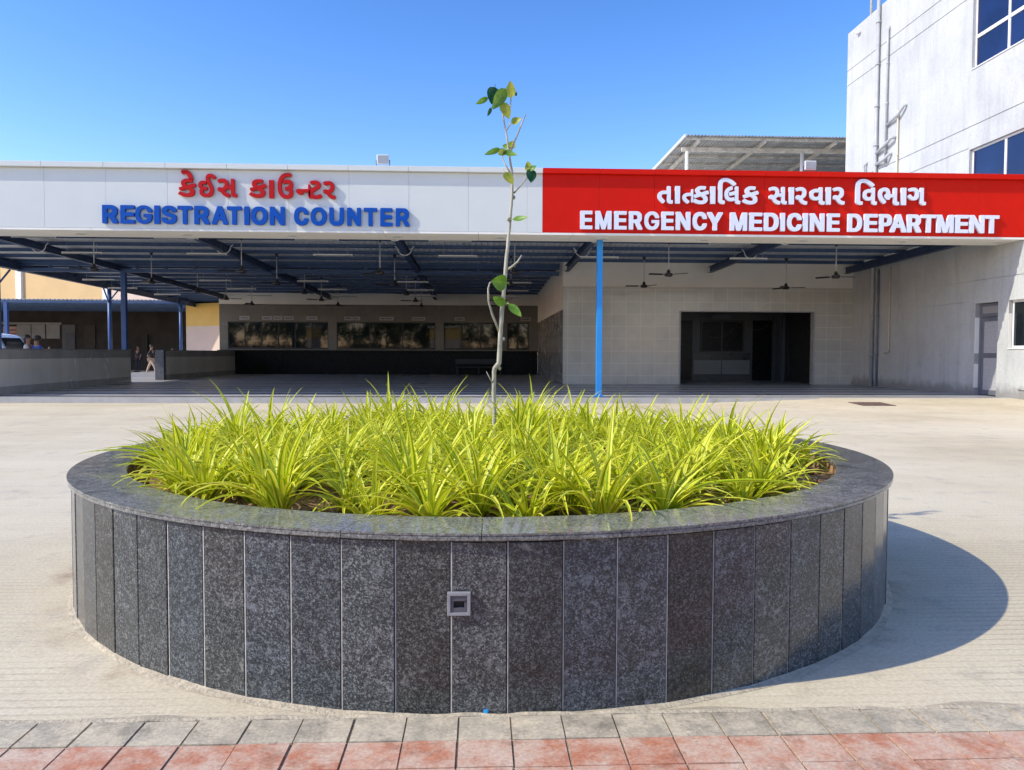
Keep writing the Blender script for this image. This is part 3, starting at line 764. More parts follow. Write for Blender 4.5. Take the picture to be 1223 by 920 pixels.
# outlines of the sign letters
GLY = {
 'RR': [[(.081,.001),(.017,.004),(.007,.008),(0,.018),(.002,.987),(.017,.996),(.071,.996),(.091,1),(.539,1),(.554,.996),(.658,.992),(.687,.987),(.751,.97),(.81,.946),(.85,.922),(.887,.891),(.915,.855),(.939,.814),(.95,.785),(.955,.756),(.956,.592),(.949,.555),(.935,.523),(.895,.465),(.845,.422),(.792,.391),(.999,.096),(.998,.013),(.983,.004),(.929,.004),(.909,0),(.761,0),(.741,.004),(.682,.005),(.666,.018),(.441,.343),(.426,.348),(.318,.348),(.309,.346),(.305,.338),(.304,.014),(.288,.004),(.234,.004),(.219,0)], [(.309,.555),(.47,.553),(.525,.563),(.574,.579),(.594,.59),(.623,.616),(.644,.654),(.645,.686),(.629,.723),(.59,.76),(.53,.786),(.48,.795),(.309,.793),(.305,.785),(.305,.564)]],
 'RE': [[(.086,.001),(.018,.004),(.008,.008),(0,.018),(.003,.987),(.018,.996),(.076,.996),(.096,1),(.898,1),(.919,.996),(.983,.994),(.993,.986),(.995,.977),(.995,.818),(.993,.809),(.982,.801),(.919,.799),(.898,.795),(.352,.795),(.341,.792),(.339,.621),(.342,.613),(.852,.611),(.872,.607),(.935,.605),(.948,.592),(.948,.424),(.946,.416),(.935,.407),(.872,.406),(.852,.402),(.346,.401),(.339,.391),(.339,.215),(.341,.208),(.352,.205),(.904,.205),(.924,.201),(.987,.199),(.998,.191),(1,.182),(.997,.013),(.982,.004),(.924,.004),(.904,0)]],
 'RG': [[(.461,.001),(.407,.004),(.352,.013),(.284,.034),(.22,.063),(.166,.099),(.132,.129),(.1,.162),(.079,.191),(.051,.236),(.02,.314),(.009,.346),(0,.404),(0,.592),(.009,.654),(.051,.764),(.092,.83),(.143,.885),(.225,.941),(.289,.97),(.339,.987),(.393,.996),(.434,1),(.593,1),(.634,.996),(.739,.97),(.802,.941),(.826,.928),(.875,.893),(.904,.867),(.949,.809),(.976,.76),(.995,.695),(.993,.642),(.975,.635),(.761,.636),(.747,.645),(.721,.699),(.693,.737),(.652,.774),(.63,.79),(.593,.806),(.53,.824),(.48,.819),(.432,.805),(.392,.785),(.332,.74),(.292,.686),(.26,.621),(.246,.572),(.237,.49),(.247,.424),(.26,.379),(.278,.338),(.301,.301),(.332,.264),(.361,.238),(.402,.21),(.43,.198),(.511,.176),(.53,.176),(.575,.186),(.613,.199),(.643,.214),(.666,.23),(.7,.26),(.721,.289),(.739,.32),(.754,.363),(.752,.367),(.743,.369),(.516,.369),(.502,.372),(.495,.383),(.498,.531),(.516,.537),(.98,.537),(.993,.534),(1,.527),(1,.33),(.98,.248),(.953,.191),(.913,.137),(.87,.099),(.843,.079),(.784,.046),(.73,.026),(.675,.013),(.625,.004),(.584,.004),(.57,0)]],
 'RS': [[(.442,.001),(.376,.004),(.26,.022),(.215,.034),(.164,.054),(.101,.092),(.057,.133),(.037,.158),(.017,.195),(0,.256),(.002,.342),(.018,.352),(.073,.353),(.093,.357),(.22,.357),(.24,.353),(.301,.351),(.311,.342),(.329,.289),(.361,.254),(.386,.239),(.427,.223),(.503,.206),(.533,.21),(.578,.223),(.635,.248),(.675,.285),(.684,.305),(.68,.318),(.651,.342),(.598,.368),(.543,.384),(.336,.427),(.26,.448),(.21,.464),(.119,.512),(.076,.551),(.052,.58),(.037,.621),(.03,.666),(.03,.744),(.036,.785),(.062,.846),(.106,.895),(.149,.926),(.184,.946),(.245,.97),(.29,.982),(.346,.992),(.442,.996),(.457,1),(.553,1),(.573,.996),(.674,.992),(.77,.97),(.821,.95),(.871,.922),(.932,.872),(.963,.826),(.98,.781),(.98,.682),(.975,.67),(.962,.664),(.907,.664),(.886,.66),(.77,.66),(.75,.664),(.689,.665),(.673,.682),(.67,.703),(.634,.748),(.578,.778),(.513,.795),(.492,.795),(.452,.786),(.402,.765),(.38,.752),(.361,.733),(.348,.715),(.348,.707),(.356,.693),(.376,.676),(.402,.661),(.442,.645),(.533,.62),(.77,.568),(.861,.532),(.902,.508),(.967,.45),(.988,.412),(1,.346),(1,.26),(.995,.223),(.978,.178),(.952,.14),(.934,.121),(.884,.08),(.841,.055),(.745,.022),(.664,.008),(.629,.004),(.573,.004),(.553,0)]],
 'RT': [[(.436,.001),(.37,.004),(.36,.008),(.352,.018),(.352,.789),(.339,.795),(.094,.795),(.074,.799),(.011,.801),(.002,.809),(0,.818),(.002,.986),(.018,.996),(.074,.996),(.094,1),(.906,1),(.926,.996),(.987,.995),(.998,.986),(1,.977),(1,.818),(.992,.803),(.982,.799),(.926,.799),(.906,.795),(.666,.795),(.654,.789),(.653,.018),(.648,.01),(.635,.004),(.579,.004),(.559,0)]],
 'RA': [[(.077,.001),(.016,.004),(.002,.013),(.001,.096),(.352,.986),(.367,.996),(.418,.996),(.437,1),(.558,1),(.577,.996),(.633,.995),(.648,.982),(.658,.961),(.999,.1),(.998,.014),(.984,.004),(.932,.004),(.914,0),(.806,0),(.787,.004),(.731,.005),(.721,.014),(.658,.182),(.629,.248),(.381,.25),(.369,.244),(.283,.018),(.273,.008),(.264,.004),(.213,.004),(.194,0)], [(.454,.457),(.546,.457),(.545,.469),(.502,.58),(.497,.58),(.492,.568),(.455,.469)]],
 'RO': [[(.466,.001),(.369,.008),(.319,.018),(.264,.036),(.218,.059),(.167,.09),(.133,.121),(.098,.162),(.052,.232),(.029,.285),(.014,.334),(0,.436),(0,.564),(.004,.58),(.005,.617),(.014,.666),(.029,.715),(.07,.801),(.094,.835),(.138,.883),(.167,.91),(.209,.937),(.268,.966),(.314,.982),(.383,.996),(.433,.996),(.452,1),(.553,1),(.571,.996),(.622,.996),(.672,.987),(.727,.97),(.773,.95),(.802,.932),(.823,.918),(.885,.863),(.916,.826),(.939,.789),(.971,.723),(.986,.674),(.995,.621),(.996,.588),(1,.572),(1,.428),(.991,.346),(.971,.277),(.935,.203),(.881,.133),(.828,.086),(.806,.072),(.778,.054),(.732,.034),(.658,.013),(.594,.004),(.544,.004),(.53,0)], [(.482,.215),(.511,.213),(.553,.227),(.589,.243),(.642,.281),(.682,.334),(.71,.387),(.725,.436),(.734,.49),(.729,.543),(.714,.6),(.701,.633),(.664,.695),(.622,.738),(.585,.761),(.534,.782),(.502,.788),(.479,.786),(.424,.765),(.374,.733),(.346,.704),(.304,.641),(.286,.592),(.271,.523),(.271,.473),(.286,.408),(.304,.359),(.327,.322),(.353,.289),(.386,.26),(.42,.239)]],
 'RN': [[(.081,.001),(.017,.004),(.007,.008),(0,.018),(0,.977),(.005,.99),(.017,.996),(.071,.996),(.091,1),(.229,1),(.249,.996),(.303,.996),(.313,.992),(.383,.904),(.681,.506),(.702,.481),(.707,.48),(.711,.986),(.727,.996),(.781,.996),(.8,1),(.909,1),(.929,.996),(.983,.996),(.993,.992),(1,.977),(1,.023),(.995,.01),(.983,.004),(.929,.004),(.909,0),(.776,0),(.756,.004),(.702,.004),(.692,.008),(.666,.035),(.314,.502),(.303,.514),(.298,.515),(.294,.014),(.278,.004),(.224,.004),(.204,0)]],
 'RC': [[(.487,.001),(.376,.008),(.329,.018),(.276,.034),(.239,.05),(.169,.092),(.124,.132),(.086,.178),(.059,.219),(.033,.273),(.006,.379),(.005,.42),(0,.436),(0,.564),(.005,.58),(.006,.621),(.033,.727),(.059,.781),(.085,.822),(.126,.871),(.206,.932),(.245,.954),(.297,.974),(.339,.987),(.392,.996),(.45,.996),(.471,1),(.566,1),(.587,.996),(.645,.996),(.745,.974),(.797,.954),(.871,.91),(.913,.872),(.954,.822),(.988,.752),(1,.715),(.998,.621),(.982,.611),(.924,.61),(.903,.607),(.803,.607),(.782,.61),(.718,.612),(.707,.621),(.693,.666),(.672,.699),(.647,.727),(.608,.758),(.552,.781),(.529,.787),(.508,.786),(.476,.776),(.413,.742),(.387,.721),(.349,.674),(.317,.613),(.3,.559),(.295,.523),(.295,.477),(.3,.441),(.328,.363),(.354,.318),(.405,.264),(.455,.235),(.518,.213),(.561,.223),(.597,.239),(.647,.273),(.672,.301),(.698,.346),(.707,.379),(.724,.389),(.782,.39),(.803,.393),(.903,.393),(.924,.39),(.987,.388),(1,.375),(1,.289),(.972,.211),(.925,.141),(.889,.105),(.82,.059),(.755,.03),(.666,.008),(.629,.004),(.571,.004),(.55,0)]],
 'RU': [[(.442,.001),(.376,.004),(.316,.013),(.26,.026),(.194,.05),(.139,.082),(.081,.129),(.052,.166),(.027,.207),(.01,.252),(0,.318),(.002,.986),(.018,.996),(.073,.996),(.093,1),(.205,1),(.225,.996),(.28,.996),(.296,.986),(.298,.387),(.303,.363),(.315,.334),(.335,.301),(.354,.277),(.381,.254),(.427,.231),(.482,.214),(.508,.213),(.583,.235),(.619,.254),(.641,.273),(.66,.293),(.684,.332),(.697,.367),(.702,.395),(.704,.986),(.72,.996),(.775,.996),(.795,1),(.907,1),(.927,.996),(.987,.995),(.998,.986),(1,.977),(1,.318),(.99,.252),(.968,.199),(.943,.158),(.912,.123),(.837,.068),(.775,.038),(.705,.018),(.629,.004),(.573,.004),(.553,0)]],
 'Gક': [[(.399,.001),(.312,.013),(.235,.031),(.157,.056),(.041,.11),(.011,.127),(.001,.137),(0,.183),(.004,.195),(.06,.258),(.093,.289),(.106,.294),(.149,.294),(.175,.285),(.244,.245),(.3,.224),(.386,.199),(.446,.189),(.537,.189),(.571,.194),(.627,.211),(.658,.237),(.671,.263),(.672,.275),(.644,.327),(.606,.361),(.562,.39),(.481,.431),(.166,.337),(.106,.337),(.083,.355),(.036,.452),(.036,.502),(.058,.52),(.235,.567),(.242,.574),(.216,.599),(.185,.637),(.169,.67),(.16,.725),(.16,.771),(.164,.784),(.165,.817),(.182,.859),(.207,.889),(.265,.94),(.325,.969),(.377,.986),(.446,1),(.631,1),(.644,.996),(.696,.996),(.787,.982),(.805,.968),(.806,.918),(.783,.826),(.779,.813),(.769,.804),(.756,.799),(.692,.798),(.614,.811),(.528,.811),(.498,.806),(.455,.793),(.432,.779),(.415,.758),(.41,.742),(.415,.725),(.444,.687),(.468,.669),(.511,.647),(.869,.752),(.92,.752),(.933,.747),(.944,.737),(.999,.637),(1,.586),(.996,.578),(.981,.568),(.782,.516),(.771,.511),(.769,.506),(.825,.466),(.871,.422),(.887,.401),(.908,.359),(.918,.326),(.918,.216),(.913,.187),(.899,.158),(.878,.124),(.838,.084),(.804,.06),(.731,.026),(.679,.013),(.593,0)]],
 'Gે': [[(.685,.002),(.666,.016),(.653,.041),(.571,.31),(.487,.482),(.445,.536),(.379,.586),(.296,.61),(.245,.604),(.156,.581),(.099,.581),(.07,.601),(0,.827),(0,.923),(.016,.951),(.035,.965),(.092,.983),(.201,1),(.404,1),(.481,.983),(.538,.965),(.602,.933),(.659,.893),(.717,.838),(.783,.754),(.833,.665),(.871,.577),(.928,.415),(.998,.133),(1,.036),(.99,.016),(.965,0)]],
 'Gઈ': [[(.344,.001),(.262,.014),(.225,.024),(.188,.04),(.121,.079),(.084,.128),(.065,.173),(.065,.261),(.079,.309),(.105,.348),(.091,.361),(.065,.377),(.045,.395),(.023,.422),(.01,.448),(0,.497),(0,.536),(.005,.565),(.014,.591),(.036,.62),(.067,.647),(.102,.666),(.154,.685),(.188,.692),(.227,.693),(.245,.696),(.314,.696),(.331,.693),(.379,.692),(.444,.684),(.445,.691),(.424,.746),(.424,.765),(.42,.775),(.42,.837),(.424,.859),(.434,.885),(.451,.914),(.481,.943),(.522,.97),(.574,.989),(.643,1),(.76,1),(.816,.989),(.878,.966),(.924,.938),(.955,.912),(.999,.853),(.998,.81),(.981,.8),(.881,.774),(.829,.774),(.81,.785),(.782,.82),(.755,.845),(.725,.86),(.695,.866),(.656,.853),(.646,.846),(.632,.827),(.628,.814),(.628,.794),(.642,.749),(.655,.723),(.757,.571),(.804,.494),(.839,.419),(.853,.374),(.857,.341),(.857,.231),(.839,.17),(.8,.112),(.742,.065),(.708,.046),(.639,.02),(.565,.007),(.496,0)], [(.394,.138),(.461,.136),(.53,.15),(.565,.163),(.606,.189),(.627,.212),(.639,.231),(.653,.27),(.653,.322),(.639,.371),(.622,.409),(.467,.652),(.457,.66),(.454,.626),(.441,.578),(.436,.561),(.428,.555),(.413,.55),(.37,.55),(.297,.56),(.266,.556),(.232,.544),(.218,.532),(.208,.516),(.209,.497),(.231,.468),(.253,.45),(.284,.435),(.331,.44),(.474,.44),(.491,.436),(.501,.429),(.502,.377),(.493,.325),(.489,.319),(.478,.312),(.465,.308),(.409,.307),(.357,.3),(.31,.284),(.287,.267),(.265,.228),(.274,.196),(.301,.165),(.331,.15)]],
 'Gસ': [[(.498,.001),(.455,.009),(.41,.027),(.373,.046),(.311,.094),(.271,.131),(.227,.186),(.158,.29),(.104,.291),(.068,.3),(.044,.314),(.017,.342),(.004,.375),(0,.4),(0,.441),(.005,.469),(.017,.494),(.029,.508),(.067,.531),(.088,.537),(.162,.537),(.201,.527),(.24,.507),(.26,.513),(.287,.53),(.311,.549),(.339,.584),(.362,.633),(.371,.682),(.362,.723),(.346,.762),(.323,.785),(.287,.806),(.244,.814),(.213,.811),(.166,.798),(.104,.771),(.057,.771),(.045,.776),(.036,.785),(.004,.879),(.004,.932),(.014,.946),(.119,.987),(.182,1),(.311,1),(.342,.996),(.389,.982),(.436,.958),(.479,.926),(.518,.879),(.542,.83),(.558,.756),(.559,.637),(.568,.628),(.604,.624),(.631,.627),(.662,.636),(.689,.651),(.695,.658),(.695,.977),(.699,.99),(.717,1),(.771,1),(.857,.987),(.873,.978),(.882,.969),(.883,.252),(.892,.215),(.904,.198),(.932,.189),(.982,.187),(.999,.174),(1,.117),(.996,.105),(.992,.035),(.987,.014),(.979,.005),(.967,0),(.869,0),(.803,.018),(.764,.041),(.735,.072),(.716,.1),(.699,.154),(.695,.186),(.693,.444),(.686,.447),(.635,.439),(.549,.439),(.498,.448),(.443,.389),(.42,.37),(.371,.338),(.368,.33),(.395,.293),(.436,.25),(.471,.222),(.502,.206),(.545,.193),(.619,.187),(.633,.178),(.637,.166),(.637,.129),(.633,.117),(.625,.018),(.621,.01),(.604,0)]],
 'Gઉ': [[(.51,.001),(.471,.003),(.422,.01),(.349,.024),(.266,.051),(.206,.078),(.143,.122),(.109,.154),(.065,.207),(.02,.31),(.005,.384),(0,.499),(.005,.51),(.005,.554),(.009,.566),(.01,.59),(.025,.649),(.05,.713),(.065,.74),(.1,.791),(.138,.834),(.215,.893),(.28,.929),(.334,.952),(.432,.979),(.5,.99),(.559,.997),(.705,1),(.724,.997),(.773,.997),(.861,.988),(.88,.982),(.888,.972),(.888,.928),(.873,.875),(.863,.86),(.841,.853),(.793,.853),(.724,.862),(.637,.862),(.583,.855),(.524,.843),(.466,.823),(.441,.812),(.39,.781),(.348,.743),(.309,.693),(.279,.64),(.269,.61),(.249,.534),(.249,.507),(.244,.496),(.244,.451),(.249,.44),(.254,.381),(.269,.334),(.289,.287),(.323,.24),(.359,.206),(.393,.182),(.422,.168),(.485,.148),(.563,.135),(.598,.135),(.646,.142),(.68,.151),(.71,.162),(.725,.172),(.745,.193),(.759,.234),(.74,.275),(.725,.293),(.712,.304),(.68,.323),(.671,.323),(.598,.315),(.515,.315),(.493,.322),(.484,.331),(.464,.396),(.464,.437),(.471,.444),(.485,.449),(.524,.45),(.622,.463),(.685,.477),(.715,.489),(.735,.504),(.755,.528),(.756,.546),(.751,.557),(.735,.575),(.721,.584),(.676,.599),(.646,.603),(.612,.603),(.554,.596),(.495,.584),(.446,.571),(.398,.571),(.383,.574),(.362,.59),(.328,.649),(.328,.69),(.344,.699),(.422,.72),(.539,.738),(.72,.738),(.802,.729),(.871,.708),(.927,.678),(.955,.654),(.978,.626),(.994,.593),(1,.528),(.989,.478),(.974,.451),(.96,.434),(.912,.399),(.909,.393),(.945,.36),(.969,.331),(.984,.304),(1,.26),(1,.199),(.995,.187),(.995,.166),(.97,.119),(.944,.092),(.885,.053),(.841,.033),(.768,.013),(.69,.003),(.656,.003),(.641,0)]],
 'Gનh': [[(.919,.002),(.903,.011),(.886,.03),(.871,.058),(.864,.085),(.853,.179),(.853,.426),(.85,.437),(.526,.439),(.519,.431),(.518,.371),(.506,.327),(.497,.31),(.475,.288),(.437,.265),(.39,.253),(.285,.253),(.223,.271),(.139,.315),(.097,.346),(.047,.393),(.017,.437),(.006,.47),(0,.497),(0,.563),(.007,.591),(.026,.618),(.055,.641),(.092,.658),(.128,.665),(.846,.665),(.853,.679),(.855,.975),(.87,.992),(.887,1),(.935,1),(.982,.987),(.997,.971),(1,.959),(1,.03),(.989,.014),(.971,.002)]],
 'Gટ': [[(.424,.001),(.306,.013),(.278,.018),(.211,.038),(.132,.075),(.068,.122),(.03,.167),(.006,.221),(.005,.262),(0,.279),(.006,.366),(.024,.415),(.047,.448),(.115,.508),(.181,.548),(.284,.598),(.458,.662),(.527,.692),(.581,.728),(.599,.762),(.588,.783),(.57,.796),(.531,.809),(.492,.814),(.419,.814),(.379,.81),(.306,.796),(.233,.777),(.169,.779),(.148,.791),(.097,.882),(.096,.936),(.11,.95),(.138,.962),(.312,.996),(.362,1),(.593,1),(.671,.986),(.75,.962),(.795,.938),(.847,.899),(.869,.87),(.887,.824),(.888,.795),(.893,.779),(.893,.717),(.886,.688),(.864,.643),(.834,.608),(.744,.546),(.379,.388),(.337,.357),(.322,.341),(.305,.312),(.299,.283),(.316,.25),(.344,.225),(.39,.204),(.48,.186),(.548,.186),(.654,.204),(.716,.22),(.829,.26),(.902,.259),(.925,.246),(.998,.151),(1,.097),(.986,.084),(.868,.043),(.733,.013),(.598,0)]],
 'Gર': [[(.781,.001),(.719,.01),(.664,.022),(.596,.044),(.546,.065),(.454,.115),(.408,.146),(.361,.183),(.256,.284),(.244,.288),(.17,.288),(.114,.298),(.059,.318),(.014,.354),(0,.396),(0,.443),(.014,.481),(.057,.515),(.133,.538),(.25,.538),(.299,.533),(.336,.524),(.386,.505),(.398,.505),(.454,.522),(.515,.551),(.549,.574),(.591,.621),(.611,.667),(.611,.689),(.603,.71),(.571,.758),(.54,.78),(.515,.791),(.466,.804),(.435,.809),(.367,.809),(.293,.8),(.164,.767),(.096,.767),(.077,.772),(.051,.794),(.007,.879),(.007,.93),(.022,.944),(.145,.978),(.293,1),(.491,1),(.552,.996),(.633,.982),(.719,.956),(.775,.928),(.802,.909),(.839,.883),(.862,.858),(.887,.824),(.899,.794),(.914,.735),(.913,.608),(.887,.54),(.862,.502),(.806,.445),(.727,.392),(.664,.361),(.59,.333),(.585,.328),(.605,.307),(.685,.252),(.738,.226),(.775,.213),(.861,.195),(.972,.189),(.998,.176),(1,.104),(.988,.057),(.987,.032),(.975,.011),(.948,0)]],
 'EE': [[(.021,.001),(.005,.01),(0,.023),(0,.977),(.005,.99),(.015,.997),(.034,1),(.96,1),(.979,.997),(.994,.982),(.994,.83),(.989,.818),(.972,.809),(.371,.807),(.359,.805),(.356,.613),(.36,.605),(.929,.601),(.942,.596),(.951,.584),(.951,.432),(.942,.416),(.923,.41),(.36,.408),(.356,.4),(.356,.203),(.359,.195),(.371,.193),(.979,.191),(.991,.186),(1,.174),(1,.023),(.995,.01),(.985,.003),(.966,0)]],
 'EM': [[(.016,.001),(.004,.01),(0,.023),(0,.977),(.007,.994),(.025,1),(.271,1),(.289,.994),(.3,.977),(.318,.928),(.492,.453),(.498,.44),(.502,.438),(.513,.457),(.682,.924),(.711,.994),(.729,1),(.975,1),(.993,.994),(1,.977),(1,.023),(.993,.006),(.975,0),(.78,0),(.766,.003),(.758,.01),(.755,.023),(.752,.365),(.748,.363),(.742,.35),(.619,.018),(.609,.005),(.59,0),(.41,0),(.391,.006),(.362,.068),(.258,.346),(.252,.359),(.248,.361),(.245,.023),(.242,.01),(.234,.003),(.22,0)]],
 'ER': [[(.019,.001),(.004,.01),(0,.023),(0,.977),(.004,.99),(.014,.997),(.031,1),(.575,1),(.675,.991),(.725,.978),(.786,.958),(.825,.938),(.878,.9),(.932,.826),(.955,.756),(.956,.596),(.937,.535),(.887,.461),(.853,.43),(.792,.399),(.786,.391),(.998,.084),(1,.023),(.996,.01),(.986,.003),(.969,0),(.697,0),(.675,.005),(.629,.064),(.435,.35),(.419,.357),(.331,.357),(.32,.355),(.317,.346),(.317,.023),(.312,.01),(.303,.003),(.286,0)], [(.32,.547),(.408,.545),(.425,.549),(.475,.549),(.525,.559),(.571,.576),(.611,.605),(.632,.633),(.639,.654),(.642,.674),(.639,.699),(.621,.736),(.592,.764),(.569,.779),(.547,.79),(.497,.802),(.453,.807),(.331,.807),(.319,.805),(.317,.555)]],
 'EG': [[(.414,.001),(.358,.009),(.307,.022),(.272,.034),(.219,.06),(.137,.121),(.093,.171),(.058,.224),(.017,.327),(.005,.385),(.005,.418),(0,.434),(0,.562),(.01,.644),(.037,.726),(.057,.772),(.088,.821),(.122,.862),(.165,.901),(.241,.949),(.312,.978),(.393,.996),(.439,.996),(.459,1),(.566,1),(.657,.992),(.728,.974),(.779,.954),(.835,.922),(.898,.87),(.958,.792),(.978,.747),(.99,.71),(.988,.648),(.972,.642),(.744,.643),(.694,.726),(.67,.755),(.622,.793),(.53,.827),(.48,.822),(.434,.805),(.404,.79),(.343,.744),(.292,.671),(.271,.619),(.254,.549),(.249,.484),(.259,.418),(.271,.377),(.291,.327),(.343,.256),(.404,.207),(.449,.186),(.515,.169),(.536,.17),(.581,.182),(.612,.195),(.652,.218),(.693,.256),(.724,.307),(.745,.364),(.743,.368),(.734,.37),(.494,.372),(.487,.385),(.49,.526),(.505,.531),(.987,.531),(.997,.526),(1,.516),(1,.344),(.99,.282),(.963,.208),(.917,.142),(.877,.101),(.835,.07),(.794,.046),(.744,.026),(.698,.014),(.617,0)]],
 'EN': [[(.018,.001),(.004,.01),(0,.023),(0,.977),(.008,.994),(.028,1),(.285,1),(.31,.992),(.694,.477),(.705,.471),(.709,.986),(.721,.997),(.736,1),(.972,1),(.992,.994),(1,.977),(1,.023),(.992,.006),(.972,0),(.715,0),(.69,.008),(.317,.506),(.3,.527),(.295,.527),(.291,.014),(.285,.006),(.269,0)]],
 'EC': [[(.455,.001),(.397,.004),(.345,.013),(.292,.03),(.224,.059),(.192,.078),(.132,.125),(.07,.207),(.033,.281),(.016,.334),(.006,.387),(.005,.424),(0,.441),(0,.559),(.011,.641),(.044,.744),(.091,.826),(.132,.875),(.203,.93),(.227,.945),(.297,.974),(.387,.996),(.434,1),(.608,1),(.655,.996),(.755,.97),(.803,.95),(.853,.92),(.908,.872),(.95,.819),(.988,.74),(1,.695),(.998,.633),(.992,.625),(.976,.619),(.734,.62),(.722,.625),(.715,.633),(.698,.678),(.677,.711),(.645,.745),(.608,.77),(.552,.793),(.529,.799),(.492,.794),(.466,.786),(.397,.746),(.366,.716),(.328,.666),(.307,.621),(.284,.531),(.284,.473),(.295,.416),(.312,.367),(.338,.318),(.397,.254),(.461,.218),(.518,.202),(.571,.214),(.608,.231),(.655,.266),(.693,.314),(.717,.371),(.734,.38),(.982,.38),(.992,.375),(1,.363),(1,.305),(.967,.211),(.935,.162),(.889,.109),(.831,.068),(.75,.03),(.666,.008),(.576,0)]],
 'EY': [[(.381,.001),(.368,.01),(.364,.023),(.363,.387),(.006,.912),(0,.928),(0,.977),(.004,.99),(.012,.997),(.027,1),(.265,1),(.286,.994),(.295,.986),(.502,.678),(.547,.74),(.71,.986),(.719,.994),(.74,1),(.973,1),(.988,.997),(1,.982),(1,.92),(.994,.908),(.637,.383),(.636,.023),(.632,.01),(.624,.003),(.609,0)]],
 'ED': [[(.018,.001),(.004,.01),(0,.023),(0,.977),(.004,.99),(.013,.997),(.028,1),(.515,1),(.53,.996),(.571,.996),(.662,.978),(.693,.97),(.764,.941),(.853,.883),(.902,.834),(.963,.732),(.985,.67),(.995,.617),(.995,.58),(1,.564),(1,.441),(.995,.424),(.99,.355),(.963,.273),(.935,.219),(.897,.166),(.863,.129),(.827,.1),(.764,.063),(.683,.03),(.607,.013),(.551,.004),(.485,.004),(.464,0)], [(.293,.195),(.363,.193),(.383,.197),(.419,.197),(.505,.214),(.546,.231),(.581,.25),(.637,.296),(.673,.344),(.695,.395),(.705,.432),(.715,.506),(.7,.588),(.678,.647),(.642,.7),(.586,.75),(.561,.765),(.52,.782),(.459,.799),(.388,.807),(.302,.807),(.29,.801),(.289,.203)]],
 'EP': [[(.021,.001),(.005,.01),(0,.023),(0,.977),(.005,.99),(.015,.997),(.033,1),(.602,1),(.716,.987),(.751,.978),(.811,.958),(.856,.936),(.904,.904),(.926,.883),(.968,.826),(.994,.76),(1,.719),(1,.613),(.994,.572),(.974,.518),(.932,.457),(.898,.424),(.831,.383),(.751,.354),(.698,.341),(.578,.332),(.339,.33),(.335,.322),(.335,.023),(.331,.01),(.32,.003),(.302,0)], [(.339,.527),(.47,.525),(.53,.534),(.592,.559),(.627,.584),(.645,.609),(.663,.645),(.664,.682),(.645,.727),(.627,.748),(.584,.779),(.56,.79),(.512,.802),(.47,.807),(.35,.807),(.338,.805),(.335,.535)]],
 'EA': [[(.016,.001),(.007,.006),(0,.018),(.001,.084),(.36,.99),(.368,.997),(.381,1),(.614,1),(.632,.995),(.647,.973),(.999,.088),(1,.023),(.996,.01),(.989,.003),(.975,0),(.751,.001),(.737,.009),(.732,.018),(.647,.24),(.638,.252),(.372,.254),(.363,.252),(.357,.244),(.273,.018),(.264,.006),(.244,0)], [(.441,.449),(.555,.447),(.562,.453),(.51,.596),(.5,.614),(.495,.609),(.44,.457)]],
 'ET': [[(.372,.001),(.359,.01),(.355,.023),(.355,.801),(.342,.807),(.028,.807),(.012,.811),(.004,.818),(0,.83),(.002,.987),(.012,.997),(.028,1),(.985,.998),(.996,.99),(1,.977),(1,.83),(.992,.813),(.972,.807),(.658,.807),(.645,.801),(.642,.013),(.632,.003),(.618,0)]],
 'Gત': [[(.837,.001),(.765,.014),(.706,.04),(.66,.08),(.632,.123),(.617,.197),(.617,.539),(.613,.548),(.434,.55),(.352,.54),(.318,.529),(.284,.511),(.268,.496),(.254,.47),(.243,.439),(.254,.396),(.273,.357),(.313,.307),(.405,.225),(.456,.188),(.475,.167),(.473,.114),(.386,.03),(.367,.019),(.313,.018),(.299,.023),(.24,.065),(.117,.175),(.04,.275),(.016,.331),(.005,.37),(0,.413),(0,.465),(.01,.526),(.026,.574),(.063,.626),(.124,.674),(.175,.699),(.226,.717),(.294,.731),(.376,.736),(.396,.74),(.604,.74),(.614,.743),(.617,.981),(.624,.991),(.643,1),(.711,1),(.76,.992),(.823,.987),(.842,.978),(.854,.963),(.855,.245),(.87,.21),(.881,.2),(.896,.195),(.973,.19),(.995,.18),(1,.171),(1,.115),(.995,.097),(.99,.019),(.98,.006),(.959,0)]],
 'Gતh': [[(.414,.002),(.346,.037),(.168,.151),(.089,.221),(.057,.258),(.016,.331),(0,.393),(0,.451),(.007,.503),(.03,.56),(.051,.588),(.089,.622),(.145,.659),(.25,.702),(.332,.722),(.517,.74),(.824,.742),(.829,.753),(.831,.977),(.851,.992),(.873,1),(.928,1),(.962,.993),(.993,.977),(1,.961),(.998,.102),(.962,.08),(.901,.078),(.866,.094),(.844,.122),(.829,.185),(.825,.523),(.812,.526),(.627,.526),(.599,.521),(.524,.521),(.476,.515),(.421,.504),(.366,.477),(.336,.43),(.352,.383),(.379,.346),(.421,.308),(.637,.174),(.643,.164),(.643,.107),(.637,.096),(.572,.047),(.51,.007),(.49,0)]],
